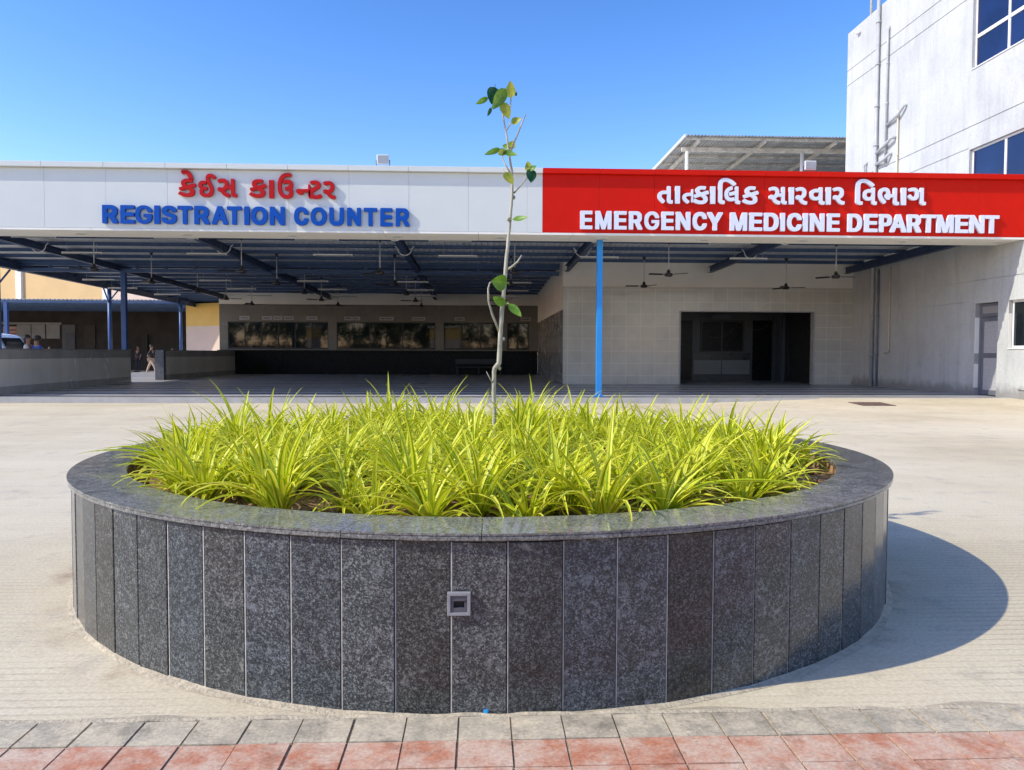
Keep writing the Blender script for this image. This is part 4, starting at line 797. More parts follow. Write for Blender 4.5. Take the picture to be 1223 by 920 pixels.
 'Gિ': [[(.215,.001),(.133,.012),(.079,.033),(.033,.065),(.022,.077),(.009,.097),(.004,.115),(.004,.135),(0,.147),(0,.781),(.004,.81),(.022,.859),(.038,.885),(.054,.903),(.07,.917),(.1,.939),(.158,.967),(.182,.976),(.232,.988),(.268,.994),(.338,1),(.453,1),(.465,.997),(.498,.997),(.572,.988),(.645,.97),(.727,.944),(.805,.909),(.864,.879),(.928,.843),(.996,.798),(1,.792),(1,.763),(.983,.749),(.891,.707),(.879,.704),(.838,.704),(.808,.717),(.703,.779),(.641,.81),(.543,.848),(.494,.86),(.416,.87),(.35,.866),(.297,.851),(.264,.831),(.248,.811),(.239,.792),(.225,.734),(.226,.173),(.239,.147),(.256,.137),(.297,.131),(.35,.131),(.367,.125),(.373,.118),(.373,.074),(.365,.025),(.359,.01),(.35,.004),(.334,0)]],
 'Gલ': [[(.845,.001),(.775,.018),(.746,.032),(.697,.078),(.668,.126),(.657,.186),(.655,.522),(.637,.521),(.377,.466),(.331,.466),(.316,.472),(.302,.485),(.278,.583),(.279,.639),(.303,.657),(.623,.722),(.655,.733),(.658,.981),(.664,.991),(.683,1),(.752,1),(.845,.987),(.863,.978),(.87,.968),(.871,.254),(.876,.229),(.896,.2),(.914,.193),(.965,.191),(.995,.177),(1,.169),(1,.118),(.991,.058),(.99,.024),(.979,.009),(.961,0)], [(.373,.159),(.289,.168),(.229,.185),(.183,.206),(.158,.22),(.125,.246),(.093,.276),(.062,.313),(.029,.378),(.005,.468),(.004,.515),(0,.532),(.005,.639),(.024,.716),(.057,.784),(.097,.835),(.169,.902),(.225,.935),(.317,.977),(.4,1),(.456,1),(.475,.991),(.485,.976),(.509,.878),(.508,.823),(.488,.809),(.424,.794),(.373,.772),(.326,.747),(.299,.726),(.266,.692),(.237,.639),(.222,.583),(.222,.519),(.232,.481),(.242,.455),(.269,.412),(.311,.378),(.34,.364),(.382,.355),(.433,.355),(.484,.364),(.525,.38),(.581,.38),(.595,.375),(.608,.361),(.647,.276),(.648,.22),(.637,.205),(.623,.198),(.59,.185),(.525,.168),(.488,.163),(.442,.162),(.428,.158)]],
 'Gવ': [[(.838,.001),(.785,.009),(.751,.019),(.708,.04),(.669,.07),(.644,.107),(.628,.141),(.619,.193),(.616,.275),(.611,.276),(.568,.262),(.5,.248),(.312,.248),(.258,.257),(.22,.266),(.152,.297),(.111,.324),(.056,.379),(.026,.424),(.005,.498),(.005,.528),(0,.546),(.005,.646),(.016,.685),(.05,.754),(.068,.776),(.126,.828),(.147,.842),(.229,.877),(.331,.9),(.37,.9),(.389,.904),(.461,.904),(.481,.9),(.543,.9),(.611,.887),(.618,.898),(.619,.98),(.626,.991),(.645,1),(.703,1),(.819,.987),(.833,.981),(.845,.972),(.85,.959),(.85,.293),(.855,.276),(.855,.241),(.866,.215),(.882,.2),(.93,.192),(.973,.191),(.993,.182),(1,.172),(1,.12),(.991,.054),(.99,.02),(.983,.009),(.964,0)], [(.382,.437),(.413,.435),(.486,.449),(.563,.484),(.613,.52),(.618,.533),(.616,.707),(.592,.7),(.539,.7),(.486,.708),(.394,.708),(.316,.686),(.273,.651),(.253,.62),(.242,.58),(.242,.554),(.253,.515),(.287,.471),(.331,.449)]],
 'Gભ': [[(.882,.001),(.843,.01),(.801,.032),(.766,.065),(.744,.102),(.733,.133),(.726,.185),(.725,.437),(.723,.446),(.569,.446),(.567,.389),(.559,.354),(.535,.324),(.509,.309),(.442,.309),(.424,.314),(.384,.341),(.349,.38),(.332,.407),(.307,.463),(.299,.511),(.299,.554),(.311,.593),(.332,.62),(.357,.635),(.393,.635),(.396,.638),(.398,.646),(.383,.728),(.364,.769),(.35,.786),(.322,.803),(.305,.808),(.283,.808),(.262,.803),(.23,.78),(.211,.759),(.198,.733),(.181,.685),(.173,.641),(.173,.602),(.184,.528),(.216,.441),(.24,.393),(.268,.35),(.371,.221),(.373,.172),(.361,.152),(.298,.079),(.287,.074),(.252,.074),(.234,.083),(.148,.189),(.097,.266),(.064,.324),(.029,.411),(.008,.502),(0,.598),(0,.659),(.003,.672),(.004,.711),(.007,.737),(.019,.789),(.031,.824),(.071,.893),(.086,.913),(.129,.951),(.171,.977),(.202,.99),(.245,1),(.347,1),(.389,.99),(.428,.973),(.457,.954),(.495,.917),(.524,.872),(.541,.833),(.555,.785),(.567,.702),(.567,.646),(.569,.637),(.717,.635),(.723,.637),(.725,.646),(.727,.985),(.734,.994),(.745,1),(.783,1),(.868,.987),(.882,.978),(.89,.967),(.891,.959),(.891,.307),(.894,.289),(.895,.25),(.901,.224),(.914,.201),(.931,.192),(.984,.19),(.996,.18),(1,.167),(1,.107),(.997,.093),(.993,.024),(.989,.015),(.981,.006),(.97,0)]],
 'Gગ': [[(.863,.001),(.839,.005),(.792,.019),(.747,.046),(.722,.072),(.707,.093),(.696,.115),(.687,.15),(.679,.228),(.679,.976),(.685,.991),(.7,1),(.752,1),(.847,.987),(.863,.978),(.873,.963),(.873,.285),(.877,.25),(.886,.22),(.899,.201),(.911,.196),(.942,.192),(.978,.191),(.996,.18),(1,.172),(1,.098),(.992,.02),(.982,.006),(.966,0)], [(.26,.275),(.181,.301),(.151,.315),(.093,.361),(.04,.42),(.001,.476),(.001,.528),(.01,.538),(.101,.603),(.153,.604),(.171,.593),(.21,.537),(.256,.493),(.296,.471),(.315,.465),(.335,.466),(.355,.475),(.377,.493),(.392,.515),(.404,.541),(.417,.598),(.416,.65),(.408,.702),(.392,.746),(.363,.782),(.335,.799),(.304,.808),(.248,.803),(.216,.794),(.161,.77),(.121,.77),(.109,.775),(.097,.789),(.065,.88),(.064,.933),(.073,.947),(.117,.968),(.153,.981),(.212,.995),(.24,1),(.343,1),(.359,.996),(.387,.995),(.442,.977),(.49,.951),(.538,.909),(.574,.854),(.598,.793),(.611,.733),(.611,.702),(.615,.685),(.615,.546),(.611,.507),(.594,.441),(.574,.398),(.547,.359),(.506,.319),(.458,.293),(.391,.274)]],
}
# ------------------------------------------------------------------ fascia with soffit
WX = 14.45                                 # face of the hospital wall
FY, FZ0, FZ1 = 20.0, 4.43, 6.055
def fascia(name, label, x0, x1, pitch, first, mat, jm):
    t = thing(name, label, 'fascia', ((x0+x1)/2, FY, FZ0))
    edges = [x0]; x = first
    while x < x1 - .2:
        if x > x0 + .2: edges.append(x)
        x += pitch
    edges.append(x1)
    bk = MB(); bk.box(x0, x1, FY+.02, FY+.10, FZ0+.002, FZ1-.04); bk.build('backing_sheet', jm, t)
    for a, b_ in zip(edges, edges[1:]):
        q = MB(); q.box(a+.002, b_-.002, FY+rng.uniform(0, .003), FY+.03, FZ0, FZ1-.135); q.build('panel', mat, t, bevel=.003)
        q = MB(); o_ = .35 if b_ < x1-.3 else 0
        q.box(a+.003, b_-.003, FY-.125, FY+.25, FZ1-.13, FZ1); q.build('top_trim', mat, t, bevel=.006)
    return t
wf = fascia('white_fascia', 'long white panelled fascia of the canopy carrying the blue and red lettering', -22, 1.61, 1.52, -22+.42, M['fwhite'], M['joint'])
rf = fascia('red_fascia', 'bright red panelled fascia of the canopy carrying the white lettering', 1.613, WX-.004, 1.443, 1.61+1.47, M['fred'], M['jointr'])
sf = thing('canopy_soffit', 'beige panelled soffit with round downlights under the white and red fascia', 'soffit', (0, FY+.6, FZ0-.05))
x = -22
while x < WX-.1:
    x2 = min(x+2.44, WX-.002)
    q = MB(); q.box(x+.003, x2-.003, FY+.004, FY+1.15, FZ0-.06, FZ0-.004); q.build('soffit_panel', M['soffit'], sf, bevel=.003); x = x2
q = MB(); q.box(-22, WX-.003, FY+1.13, FY+1.16, FZ0-.058, FZ1-.2); q.build('rear_board', M['blue'], sf)
for k in range(10):
    cx = -10.34 + 2.72*k
    q = MB(); q.lathe([(.02, 0), (.155, 0), (.155, -.018), (.125, -.018), (.125, -.006), (.02, -.006)], 28, (cx, FY+.55, FZ0-.061)); dn = q.build('downlight', M['wframe'], sf)
    q = MB(); q.lathe([(.001, -.009), (.124, -.009)], 24, (cx, FY+.55, FZ0-.061)); q.build('diffuser', M['tubew'], dn)

# ------------------------------------------------------------------ channel lettering
def glyph(name, key, box, depth, mat, parent, yb=FY):
    """one channel letter: its outline (unit box) fitted into box (x0, x1, z0, z1) on the fascia."""
    polys = [[(0, 0), (1, 0), (1, 1), (0, 1)]] if key not in GLY else GLY[key]
    W = box[1]-box[0]; H = box[3]-box[2]
    cu = bpy.data.curves.new(name, 'CURVE'); cu.dimensions = '2D'; cu.fill_mode = 'BOTH'
    cxm = (box[0]+box[1])/2; czm = (box[2]+box[3])/2
    for s in polys:
        sl = cu.splines.new('POLY'); sl.points.add(len(s)-1)
        for i, (x, y) in enumerate(s): sl.points[i].co = ((x-.5)*W, (y-.5)*H, 0, 1)
        sl.use_cyclic_u = True
    cu.extrude = depth/2
    ob = bpy.data.objects.new('tmp', cu); col.objects.link(ob)
    dg = bpy.context.evaluated_depsgraph_get(); me = bpy.data.meshes.new_from_object(ob.evaluated_get(dg))
    bpy.data.objects.remove(ob)
    me.transform(Matrix.Rotation(PI/2, 4, 'X')); me.name = name
    me.materials.clear(); me.materials.append(mat)
    o = bpy.data.objects.new(name, me); col.objects.link(o); o.parent = parent
    o.location = Vector((cxm, yb - depth/2 - .012, czm)) - wloc(parent)
    return o
def sign(name, label, items, sc, ox, oy, pre, depth, mat, zz=None):
    pts = []
    for it in items:
        key, xa, xb, ya, yb_ = it[:5]; s_, ox_, oy_ = it[5] if len(it) > 5 and it[5] else (sc, ox, oy)
        p0 = aty(ox_+xa/s_, oy_+yb_/s_, FY); p1 = aty(ox_+xb/s_, oy_+ya/s_, FY)
        z0, z1 = (p0.z, p1.z) if zz is None else zz
        pts.append((pre + key + ('h' if len(it) > 6 else ''), (p0.x, p1.x, z0, z1)))
    xm = sum(p[1][0] for p in pts)/len(pts)
    t = thing(name, label, 'sign', (xm, FY, pts[0][1][2]))
    for key, bx_ in pts: glyph('letter', key, bx_, depth, mat, t)
    return t
c3 = (6.115, 300, 235)
sign('registration_sign', 'raised blue letters reading REGISTRATION COUNTER on the white fascia', [
    ('R', 85, 195, 58, 200), ('E', 214, 318, 0, 0), ('G', 323, 443, 0, 0), ('I', 461, 500, 0, 0), ('S', 515, 622, 0, 0), ('T', 630, 736, 0, 0),
    ('R', 752, 862, 0, 0), ('A', 880, 996, 0, 0), ('T', 990, 1097, 0, 0), ('I', 1116, 1153, 0, 0),
    ('O', 4, 122, 0, 0, c3), ('N', 140, 250, 0, 0, c3), ('C', 317, 420, 0, 0, c3), ('O', 438, 552, 0, 0, c3), ('U', 573, 680, 0, 0, c3),
    ('N', 703, 804, 0, 0, c3), ('T', 824, 922, 0, 0, c3), ('E', 945, 1034, 0, 0, c3), ('R', 1058, 1158, 0, 0, c3)],
    6.115, 110, 235, 'R', .07, M['lblue'], (4.535, 4.995))
sign('gujarati_counter_sign', 'raised red Gujarati letters above the blue lettering on the white fascia', [
    ('\u0a95', 80, 195, 108, 226), ('\u0ac7', 98, 176, 50, 112), ('\u0a88', 213, 327, 75, 228), ('\u0ab8', 340, 466, 108, 229),
    ('\u0a95', 549, 662, 112, 232), ('\u0abe', 680, 711, 117, 235), ('\u0a89', 737, 838, 70, 238), ('\u0aa8', 858, 952, 146, 236, None, .30),
    ('\u0a9f', 942, 1030, 120, 240), ('\u0ab0', 1038, 1118, 124, 241)], 5.559, 200, 195, 'G', .07, M['lred'])
c7 = (4.53, 930, 245)
sign('emergency_sign', 'raised white letters reading EMERGENCY MEDICINE DEPARTMENT on the red fascia', [
    ('E', 60, 128, 0, 0), ('M', 145, 235, 0, 0), ('E', 250, 320, 0, 0), ('R', 333, 408, 0, 0), ('G', 420, 502, 0, 0), ('E', 515, 584, 0, 0), ('N', 596, 677, 0, 0),
    ('C', 690, 769, 0, 0), ('Y', 772, 858, 0, 0), ('M', 900, 995, 0, 0), ('E', 1007, 1080, 0, 0), ('D', 1090, 1172, 0, 0), ('I', 1182, 1207, 0, 0),
    ('C', 42, 120, 0, 0, c7), ('I', 128, 154, 0, 0, c7), ('N', 165, 243, 0, 0, c7), ('E', 258, 326, 0, 0, c7), ('D', 370, 446, 0, 0, c7), ('E', 458, 530, 0, 0, c7),
    ('P', 540, 607, 0, 0, c7), ('A', 598, 686, 0, 0, c7), ('R', 690, 766, 0, 0, c7), ('T', 766, 846, 0, 0, c7), ('M', 850, 940, 0, 0, c7), ('E', 950, 1020, 0, 0, c7),
    ('N', 1027, 1106, 0, 0, c7), ('T', 1108, 1186, 0, 0, c7)], 4.704, 680, 245, 'E', .07, M['lwhite'], (4.515, 4.985))
g2 = (6.437, 930, 205)
sign('gujarati_emergency_sign', 'raised white Gujarati letters above the white English lettering on the red fascia', [
    ('\u0aa4', 100, 224, 124, 264), ('\u0abe', 241, 281, 124, 264), ('\u0aa4', 300, 388, 148, 264, None, .32), ('\u0a95', 384, 516, 124, 268), ('\u0abe', 525, 567, 126, 266),
    ('\u0abf', 589, 736, 60, 268), ('\u0ab2', 640, 770, 126, 268), ('\u0a95', 785, 918, 126, 270), ('\u0ab8', 1000, 1146, 130, 270),
    ('\u0abe', 70, 110, 126, 256, g2), ('\u0ab0', 121, 212, 126, 258, g2), ('\u0ab5', 228, 346, 126, 258, g2), ('\u0abe', 353, 393, 126, 258, g2), ('\u0ab0', 407, 499, 126, 258, g2),
    ('\u0abf', 582, 727, 65, 260, g2), ('\u0ab5', 636, 746, 128, 260, g2), ('\u0aad', 754, 916, 130, 262, g2), ('\u0abe', 929, 970, 130, 262, g2), ('\u0a97', 978, 1122, 130, 262, g2)],
    6.794, 770, 205, 'G', .07, M['lwhite'])

# ------------------------------------------------------------------ metal canopy
def RZ(y): return 4.86 - .0165*(y-20)
RX0, RX1, RY0, RY1 = -17.7, WX-.03, 20.9, 52.0
cn = thing('steel_canopy', 'wide blue steel canopy with ribbed sheet roof and purlins over the forecourt', 'canopy', (0, 30, .14))
sh = MB(); x = RX0; pr_ = [(0, 0), (.06, 0), (.085, .035), (.125, .035), (.15, 0)]
xs = []
while x < RX1:
    for a, h in ((0, 0), (.11, 0), (.135, .038), (.175, .038)):
        if x+a <= RX1+.01: xs.append((x+a, h))
    x += .2
n0 = 0
for (x, h) in xs:
    for y in (RY0, RY1): sh.v.append((x, y, RZ(y)+.10+h))
xs.append((WX-.004, 0)); n_ = 0
for y in (RY0, RY1): sh.v.append((WX-.004, y, RZ(y)+.10))
for i in range(len(xs)-1):
    # the tall emergency block stands through the roof: stop the sheet in front of it
    sh.face((2*i, 2*i+2, 2*i+3, 2*i+1))
o = sh.build('roof_sheet', M['sheet'], cn, fixn=False)
ys = []; y = 21.3
while y < 51.9: ys.append(y); y += 1.45
for y in ys:
    x1 = RX1 if y < 29.3 else 3.1
    q = MB(); z = RZ(y)
    q.box(RX0+.1, x1, y-.004, y+.004, z-.02, z+.092); q.box(RX0+.1, x1, y-.06, y-.004, z-.026, z-.018); q.box(RX0+.1, x1, y+.004, y+.06, z+.088, z+.097)
    q.build('purlin', M['blue'], cn)
def ibeam(mb, p, q_, w_, h_):
    p = Vector(p); q_ = Vector(q_)
    mb.bar(p, q_, .012, h_); mb.bar(p+Vector((0, 0, h_/2)), q_+Vector((0, 0, h_/2)), w_, .014); mb.bar(p-Vector((0, 0, h_/2)), q_-Vector((0, 0, h_/2)), w_, .014)
RAFT = [-17.5, -13.8, -8.1, -2.4, 3.3, 8.8, 14.1]
for x in RAFT:
    q = MB(); yend = 51.8 if x < 3 else 29.3
    ibeam(q, (x, 21.2, RZ(21.2)-.18), (x, yend, RZ(yend)-.18), .16, .22)
    q.build('rafter', M['rafter'], cn)
q = MB(); GY = 30.3
q.box(RX0+.1, 3.1, GY-.07, GY+.07, 4.36, 4.50); q.box(RX0+.1, 3.1, GY-.07, GY+.07, 4.60, 4.70)
x = RX0+.2
while x < 3.1: q.box(x-.04, x+.04, GY-.05, GY+.05, 4.50, 4.60); x += 1.09
q.build('main_girder', M['blue'], cn)
q = MB(); q.prism([(RY0, RZ(RY0)-.32), (RY1, RZ(RY1)-.22), (RY1, RZ(RY1)+.14), (RY0, RZ(RY0)+.14)], 'x', RX0-.02, RX0+.03)
q.build('edge_beam', M['blue'], cn)
def column(x, y, z0, z1, s, mat, label=None):
    q = MB(); q.box(x-s/2, x+s/2, y-s/2, y+s/2, z0+.02, z1); c_ = q.build('column', mat, cn, bevel=.008)
    q = MB(); q.box(x-s*.95, x+s*.95, y-s*.95, y+s*.95, z0, z0+.02)
    q.build('base_plate', mat, c_)
    if label: c_['label'] = label
column(3.22, 20.75, .14, 4.36, .15, M['bluecol'], 'bright blue square front post')
column(aty(149, 400, 30.3).x, 30.3, .14, 4.36, .18, M['bluecol2'])
for y in (28.6, 37.0, 45.6):
    q = MB(); q.tube([(-17.35, y, .14), (-17.35, y, 4.3)], .09, 16); c_ = q.build('column', M['bluecol2'], cn)
    q = MB(); q.tube([(-17.35, y, 3.7), (-16.9, y, 4.25)], .035, 8); q.tube([(-17.35, y-.05, 3.6), (-17.35, y-.6, 4.3)], .035, 8); q.build('brace', M['bluecol2'], c_)
# white conduit loops dropping round the rafters
for x in (-8.1, -2.4, 3.3, 8.8, -13.8):
    for y, r in ((22.1, .16), (24.9, .17)):
        z = RZ(y) - .05
        q = MB(); q.tube([(x-.25*1.2, y-.05, z-.02)] + [(x + r*1.3*math.cos(PI+PI*k/10), y-.05, z-.1-r*math.sin(PI*k/10)*1.25) for k in range(11)] + [(x+.3, y-.05, z-.02)], .016, 6)
        q.build('conduit', M['wframe'], cn)

# ------------------------------------------------------------------ ceiling fans
def make_fan(drop):
    t = thing('ceiling_fan', 'x', 'fan', (0, 0, 0))
    q = MB(); q.tube([(0, 0, .06), (0, 0, drop)], .014, 8); q.build('rod', M['rod'], t)
    q = MB(); q.lathe([(.001, .16), (.03, .16), (.06, .09), (.05, .06), (.10, .045), (.125, .02), (.125, -.03), (.09, -.055), (.001, -.06)], 18); q.build('motor', M['fan'], t)
    q = MB(); q.lathe([(.001, drop+.01), (.07, drop+.01), (.05, drop-.08), (.02, drop-.13), (.001, drop-.13)], 14); q.build('mount_cover', M['fan'], t)
    for k in range(3):
        a = 2*PI*k/3; u = Vector((math.cos(a), math.sin(a), 0)); v = Vector((-math.sin(a), math.cos(a), 0))
        q = MB(); q.bar(u*.1, u*.22, .03, .008)
        pts = [(.19, .045), (.30, .065), (.63, .058), (.66, .045)]
        for (r0, w0), (r1, w1) in zip(pts, pts[1:]):
            for s_ in (0, 1):
                pass
            A = u*r0 - v*w0; B = u*r1 - v*w1; C_ = u*r1 + v*w1; D = u*r0 + v*w0; zt = Vector((0, 0, .018))
            q.quad(A - zt, B - zt, C_ + zt, D + zt); e = Vector((0, 0, .004))
            q.quad(A - zt + e, B - zt + e, C_ + zt + e, D + zt + e)
        q.build('blade', M['fan'], t, fixn=False)
    return t
ordi = ['first', 'second', 'third', 'fourth', 'fifth', 'sixth']
fan0 = make_fan(1.05); used = False
ROWS = [(23.4, 3.74, (-11.4, -7.1, -3.0, 1.05, 5.75, 10.95), 'in the row nearest the fascia'), (27.4, 3.74, (-11.4, -7.1, -3.0, 1.1, 5.85, 11.0), 'in the second row from the fascia'),
        (31.2, 3.72, (-11.2, -7.0, -2.95, 1.05), 'in the third row back'), (35, 3.7, (-11.3, -7.1, -2.9, 1.05), 'in the fourth row back'), (38.5, 3.68, (-11.2, -7.0, -2.9, 1.05), 'in the row closest to the counter windows')]
for y, z, xsr, rl in ROWS:
    for i, x in enumerate(xsr):
        f = fan0 if not used else copy_tree(fan0); used = True
        f.location = (x, y, z - .02*((i*7) % 3)); f.rotation_euler = (0, 0, rng.uniform(0, 2.1))
        side = 'the %s from the left' % ordi[i]
        if x > 4: side = ('nearer the blue front post' if i == 4 else 'nearer the whitewashed wall')
        tag(f, 'black ceiling fan %s, %s' % (rl, side), 'fan', 'ceiling fans under the canopy')

# ------------------------------------------------------------------ tube lights
def make_tube():
    q = MB(); q.box(-.61, .61, -.02, .02, 0, .035); t = q.build('tube_light', M['wframe'])
    q = MB(); q.tube([(-.58, 0, -.018), (.58, 0, -.018)], .014, 10); q.build('tube', M['tubew'], t)
    for s_ in (-.6, .58):
        q = MB(); q.box(s_, s_+.02, -.016, .016, -.034, 0); q.build('end_cap', M['wframe'], t)
    for s_ in (-.45, .45):
        q = MB(); q.tube([(s_, 0, .035), (s_, 0, .30)], .005, 5); q.build('hanger', M['rod'], t)
    return t
tb0 = make_tube(); used = False
TR = [(22.1, 4.50, (-12.4, -8.5, -4.6, -.85, 7.2), 'in the front row'), (24.5, 4.36, (-12.3, -8.5, -4.6, -.7, 3.8, 8.6), 'in the second row'),
      (30.9, 4.12, (-14.9, -10.4, -6.6, -2.65, 1.45), 'in the third row'), (33.6, 4.02, (-15.2, -10.2, -6.35, -2.6, 1.5), 'in the fourth row'), (36.8, 4.0, (-14.6, -10.35, -6.4, -2.7, 1.3), 'in the row furthest back')]
for y, z, xsr, rl in TR:
    for i, x in enumerate(xsr):
        f = tb0 if not used else copy_tree(tb0); used = True
        f.location = (x, y, z)
        tag(f, 'white tube light under the canopy %s, %s from left' % (rl, ordi[i]), 'light', 'tube lights under the canopy')

# ------------------------------------------------------------------ forecourt floor
fl = MB(); fl.box(-20, WX+.4, 20.12, 52, .0, .1355); tag(fl.build('canopy_floor', M['floor']), kind='structure')
q = MB(); q.box(-22, 9.0, 20.02, 20.125, .0, .142); tag(q.build('floor_kerb', simple('kerb_granite', (.42, .41, .39), .5, .15, 3)), kind='structure')
q = MB(); q.quad((9.0, 17.2, .001), (WX+.4, 17.2, .001), (WX+.4, 20.3, .1395), (9.0, 20.3, .1395))
q.v += [(5.5, 20.016, .001), (9.0, 17.2, .001), (9.0, 20.016, .127), (9.0, 20.3, .1395)]; q.face((4, 5, 6)); q.face((5, 7, 6)); tag(q.build('ramp', M['ground']), kind='structure')
mh = MB(); mh.box(-.42, .42, -.38, .38, -.03, .012); 
mo = mh.build('manhole_cover', M['rust'], bevel=.004)
q = MB()
for k in range(6):
    for j in range(6): q.box(-.38+.13*k, -.31+.13*k, -.34+.115*j, -.27+.115*j, .010, .018)
q.build('tread_pattern', M['rust'], mo, local=True); mo.location = (9.75, 18.75, .071); mo.rotation_euler = (rad(2.56), 0, 0)
tag(mo, 'rusty brown metal manhole cover set in the concrete yard', 'manhole')

# ------------------------------------------------------------------ hospital block with the emergency entrance
eb = thing('emergency_block', 'hospital block with grey tiled front wall and wide dark emergency entrance', 'building', (8.8, 29.4, .14))
EX0, EX1, EYY = 3.18, WX, 29.4
OX0, OX1, OZ1 = 7.70, 12.93, 2.94
w1 = MB(); fy = lambda u, v, dd: (u, EYY+dd, v)
relief(w1, EX0, EX1, .136, 3.86, [(OX0, OX1, .0, OZ1, .25, 0, True, 0)], fy); w1.build('tiled_wall', M['tile'], eb, fixn=False)
q = MB(); q.box(EX0, EX1, EYY+.02, EYY+.3, 3.862, 8.0); q.build('upper_wall', M['cream'], eb)
q = MB(); q.box(EX0-.002, EX1, EYY-.012, EYY+.02, 3.84, 3.875); q.build('tile_edge_band', M['tilemid'], eb)
q = MB()  # opening trim
q.box(OX0-.04, OX0+.02, EYY-.02, EYY+.26, .14, OZ1+.03); q.box(OX1-.02, OX1+.04, EYY-.02, EYY+.26, .14, OZ1+.03); q.box(OX0+.02, OX1-.02, EYY-.02, EYY+.26, OZ1-.01, OZ1+.03)
q.build('entrance_trim', simple('stone_trim', (.40, .39, .37), .3, .1, 4), eb)
q = MB()  # left side wall of the block towards the counter bay
q.box(EX0, EX0+.25, EYY+.27, 42.3, .136, 3.0); q.build('side_wall', M['tiley'], eb)
q = MB(); q.box(EX0+.001, EX0+.25, EYY+.30, 42.3, 3.0, 4.9); q.build('side_band', M['cream'], eb)
q = MB(); q.box(EX0, 25, EYY+.31, 48, 7.8, 8.0); q.build('roof', M['cream'], eb)
# room behind the entrance
IY = 33.6
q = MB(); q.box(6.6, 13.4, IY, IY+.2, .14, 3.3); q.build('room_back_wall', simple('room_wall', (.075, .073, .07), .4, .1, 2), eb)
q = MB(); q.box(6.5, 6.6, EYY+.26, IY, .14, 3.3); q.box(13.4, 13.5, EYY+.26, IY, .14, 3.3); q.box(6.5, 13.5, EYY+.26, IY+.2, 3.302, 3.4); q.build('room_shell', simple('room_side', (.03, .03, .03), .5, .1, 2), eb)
def inner(name, px0, px1, py0, py1, y, th, mat, parent=eb):
    a = aty(px0, py1, y); c_ = aty(px1, py0, y); q = MB(); q.box(a.x, c_.x, y-th, y, a.z, c_.z); return q.build(name, mat, parent)
inner('doorway', 810, 827, 383, 455, IY, .02, M['black'])
iw = inner('reception_window', 836, 889, 382.5, 421, IY, .05, M['frame'])
inner('pane', 838, 861.5, 385, 419, IY-.05, .006, M['black'], iw); inner('pane', 863, 887, 385, 419, IY-.05, .006, M['black'], iw)
inner('counter_band', 827, 896, 422, 429.5, IY, .04, simple('counter_band', (.03, .03, .03), .3, .1, 2))
inner('counter_panel', 828, 861, 430.5, 447, IY, .03, simple('counter_panel', (.26, .255, .24), .35, .08, 2)); inner('counter_panel', 862, 895, 430.5, 447, IY, .03, bpy.data.materials['counter_panel'])
inner('inner_door', 898, 922, 383, 455, IY, .03, M['black']); inner('partition_post', 922.5, 924.5, 378, 455, IY, .2, M['gframe'])
inner('partition_post', 931, 935, 378, 455, IY, .3, M['gframe'])
dd_ = inner('double_door', 937, 969, 381, 454, IY-.6, .05, M['frame'])
for a, b_ in ((941, 953.5), (957.5, 967)): inner('door_panel', a, b_, 424, 449, IY-.65, .01, simple('dim_panel', (.10, .105, .11), .4, .1, 3), dd_)
for a in (954.3, 958.6): inner('handle', a, a+1.2, 411, 418, IY-.66, .03, M['silver'], dd_)
sgb = inner('sign_plate', 851, 873, 376.5, 380.3, IY-.9, .02, simple('dim_board', (.11, .11, .14), .5, .1, 9))
def garland():
    a = aty(846, 401, 31.5); b_ = aty(884, 384, 31.5); c_ = aty(920, 386, 31.5); q = MB(); P_ = []
    for s0, s1, n in ((a, b_, 20), (b_, c_, 18)):
        for i in range(n):
            t = i/n; p = s0.lerp(s1, t) - Vector((0, 0, .30*math.sin(PI*t))); P_.append(p)
    q.tube(P_, .004, 5)
    for i, p in enumerate(P_):
        if i % 2 == 0: q.ell(tuple(p - Vector((0, 0, .035))), (.014, .010, .03), 6, 5)
    o = q.build('garland', simple('dried_garland', (.10, .085, .03), .8, .2, 20)); tag(o, 'thin string of hanging garland leaves inside the dark emergency entrance', 'garland')
garland()

# ------------------------------------------------------------------ registration counter block
rb = thing('counter_block', 'registration block with three dark framed counter windows above a black granite counter', 'building', (-5, 42.3, .14))
BX0, BX1, BY = -14.05, 3.18, 42.3
q = MB()
WIN = [(-13.60, -8.22), (-7.77, -2.43), (-1.97, 1.05), (1.50, 2.7)]
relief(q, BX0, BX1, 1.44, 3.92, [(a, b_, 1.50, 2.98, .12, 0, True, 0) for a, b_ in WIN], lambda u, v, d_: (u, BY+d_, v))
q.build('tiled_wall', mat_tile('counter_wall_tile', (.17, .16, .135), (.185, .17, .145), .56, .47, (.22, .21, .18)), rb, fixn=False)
q = MB(); q.box(BX0, BX1, BY-.03, BY+.3, 3.92, 6.0); q.build('upper_band', M['cream'], rb)
q = MB(); q.box(BX0+.02, BX1, BY-.45, BY+.06, 1.38, 1.44); q.build('counter_top', M['black'], rb)
q = MB()
x = BX0+.02
while x < BX1-.1:
    x2 = min(BX1-.002, x+1.2); q.box(x+.004, x2-.004, BY-.05, BY+.02, .14, 1.38); x = x2
q.build('counter_front', M['black'], rb)
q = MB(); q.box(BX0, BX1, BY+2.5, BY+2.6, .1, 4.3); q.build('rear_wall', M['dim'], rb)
q = MB(); q.box(BX0, BX0+.2, BY+.32, BY+9, .1, 6.0); q.build('end_wall', M['cream'], rb)
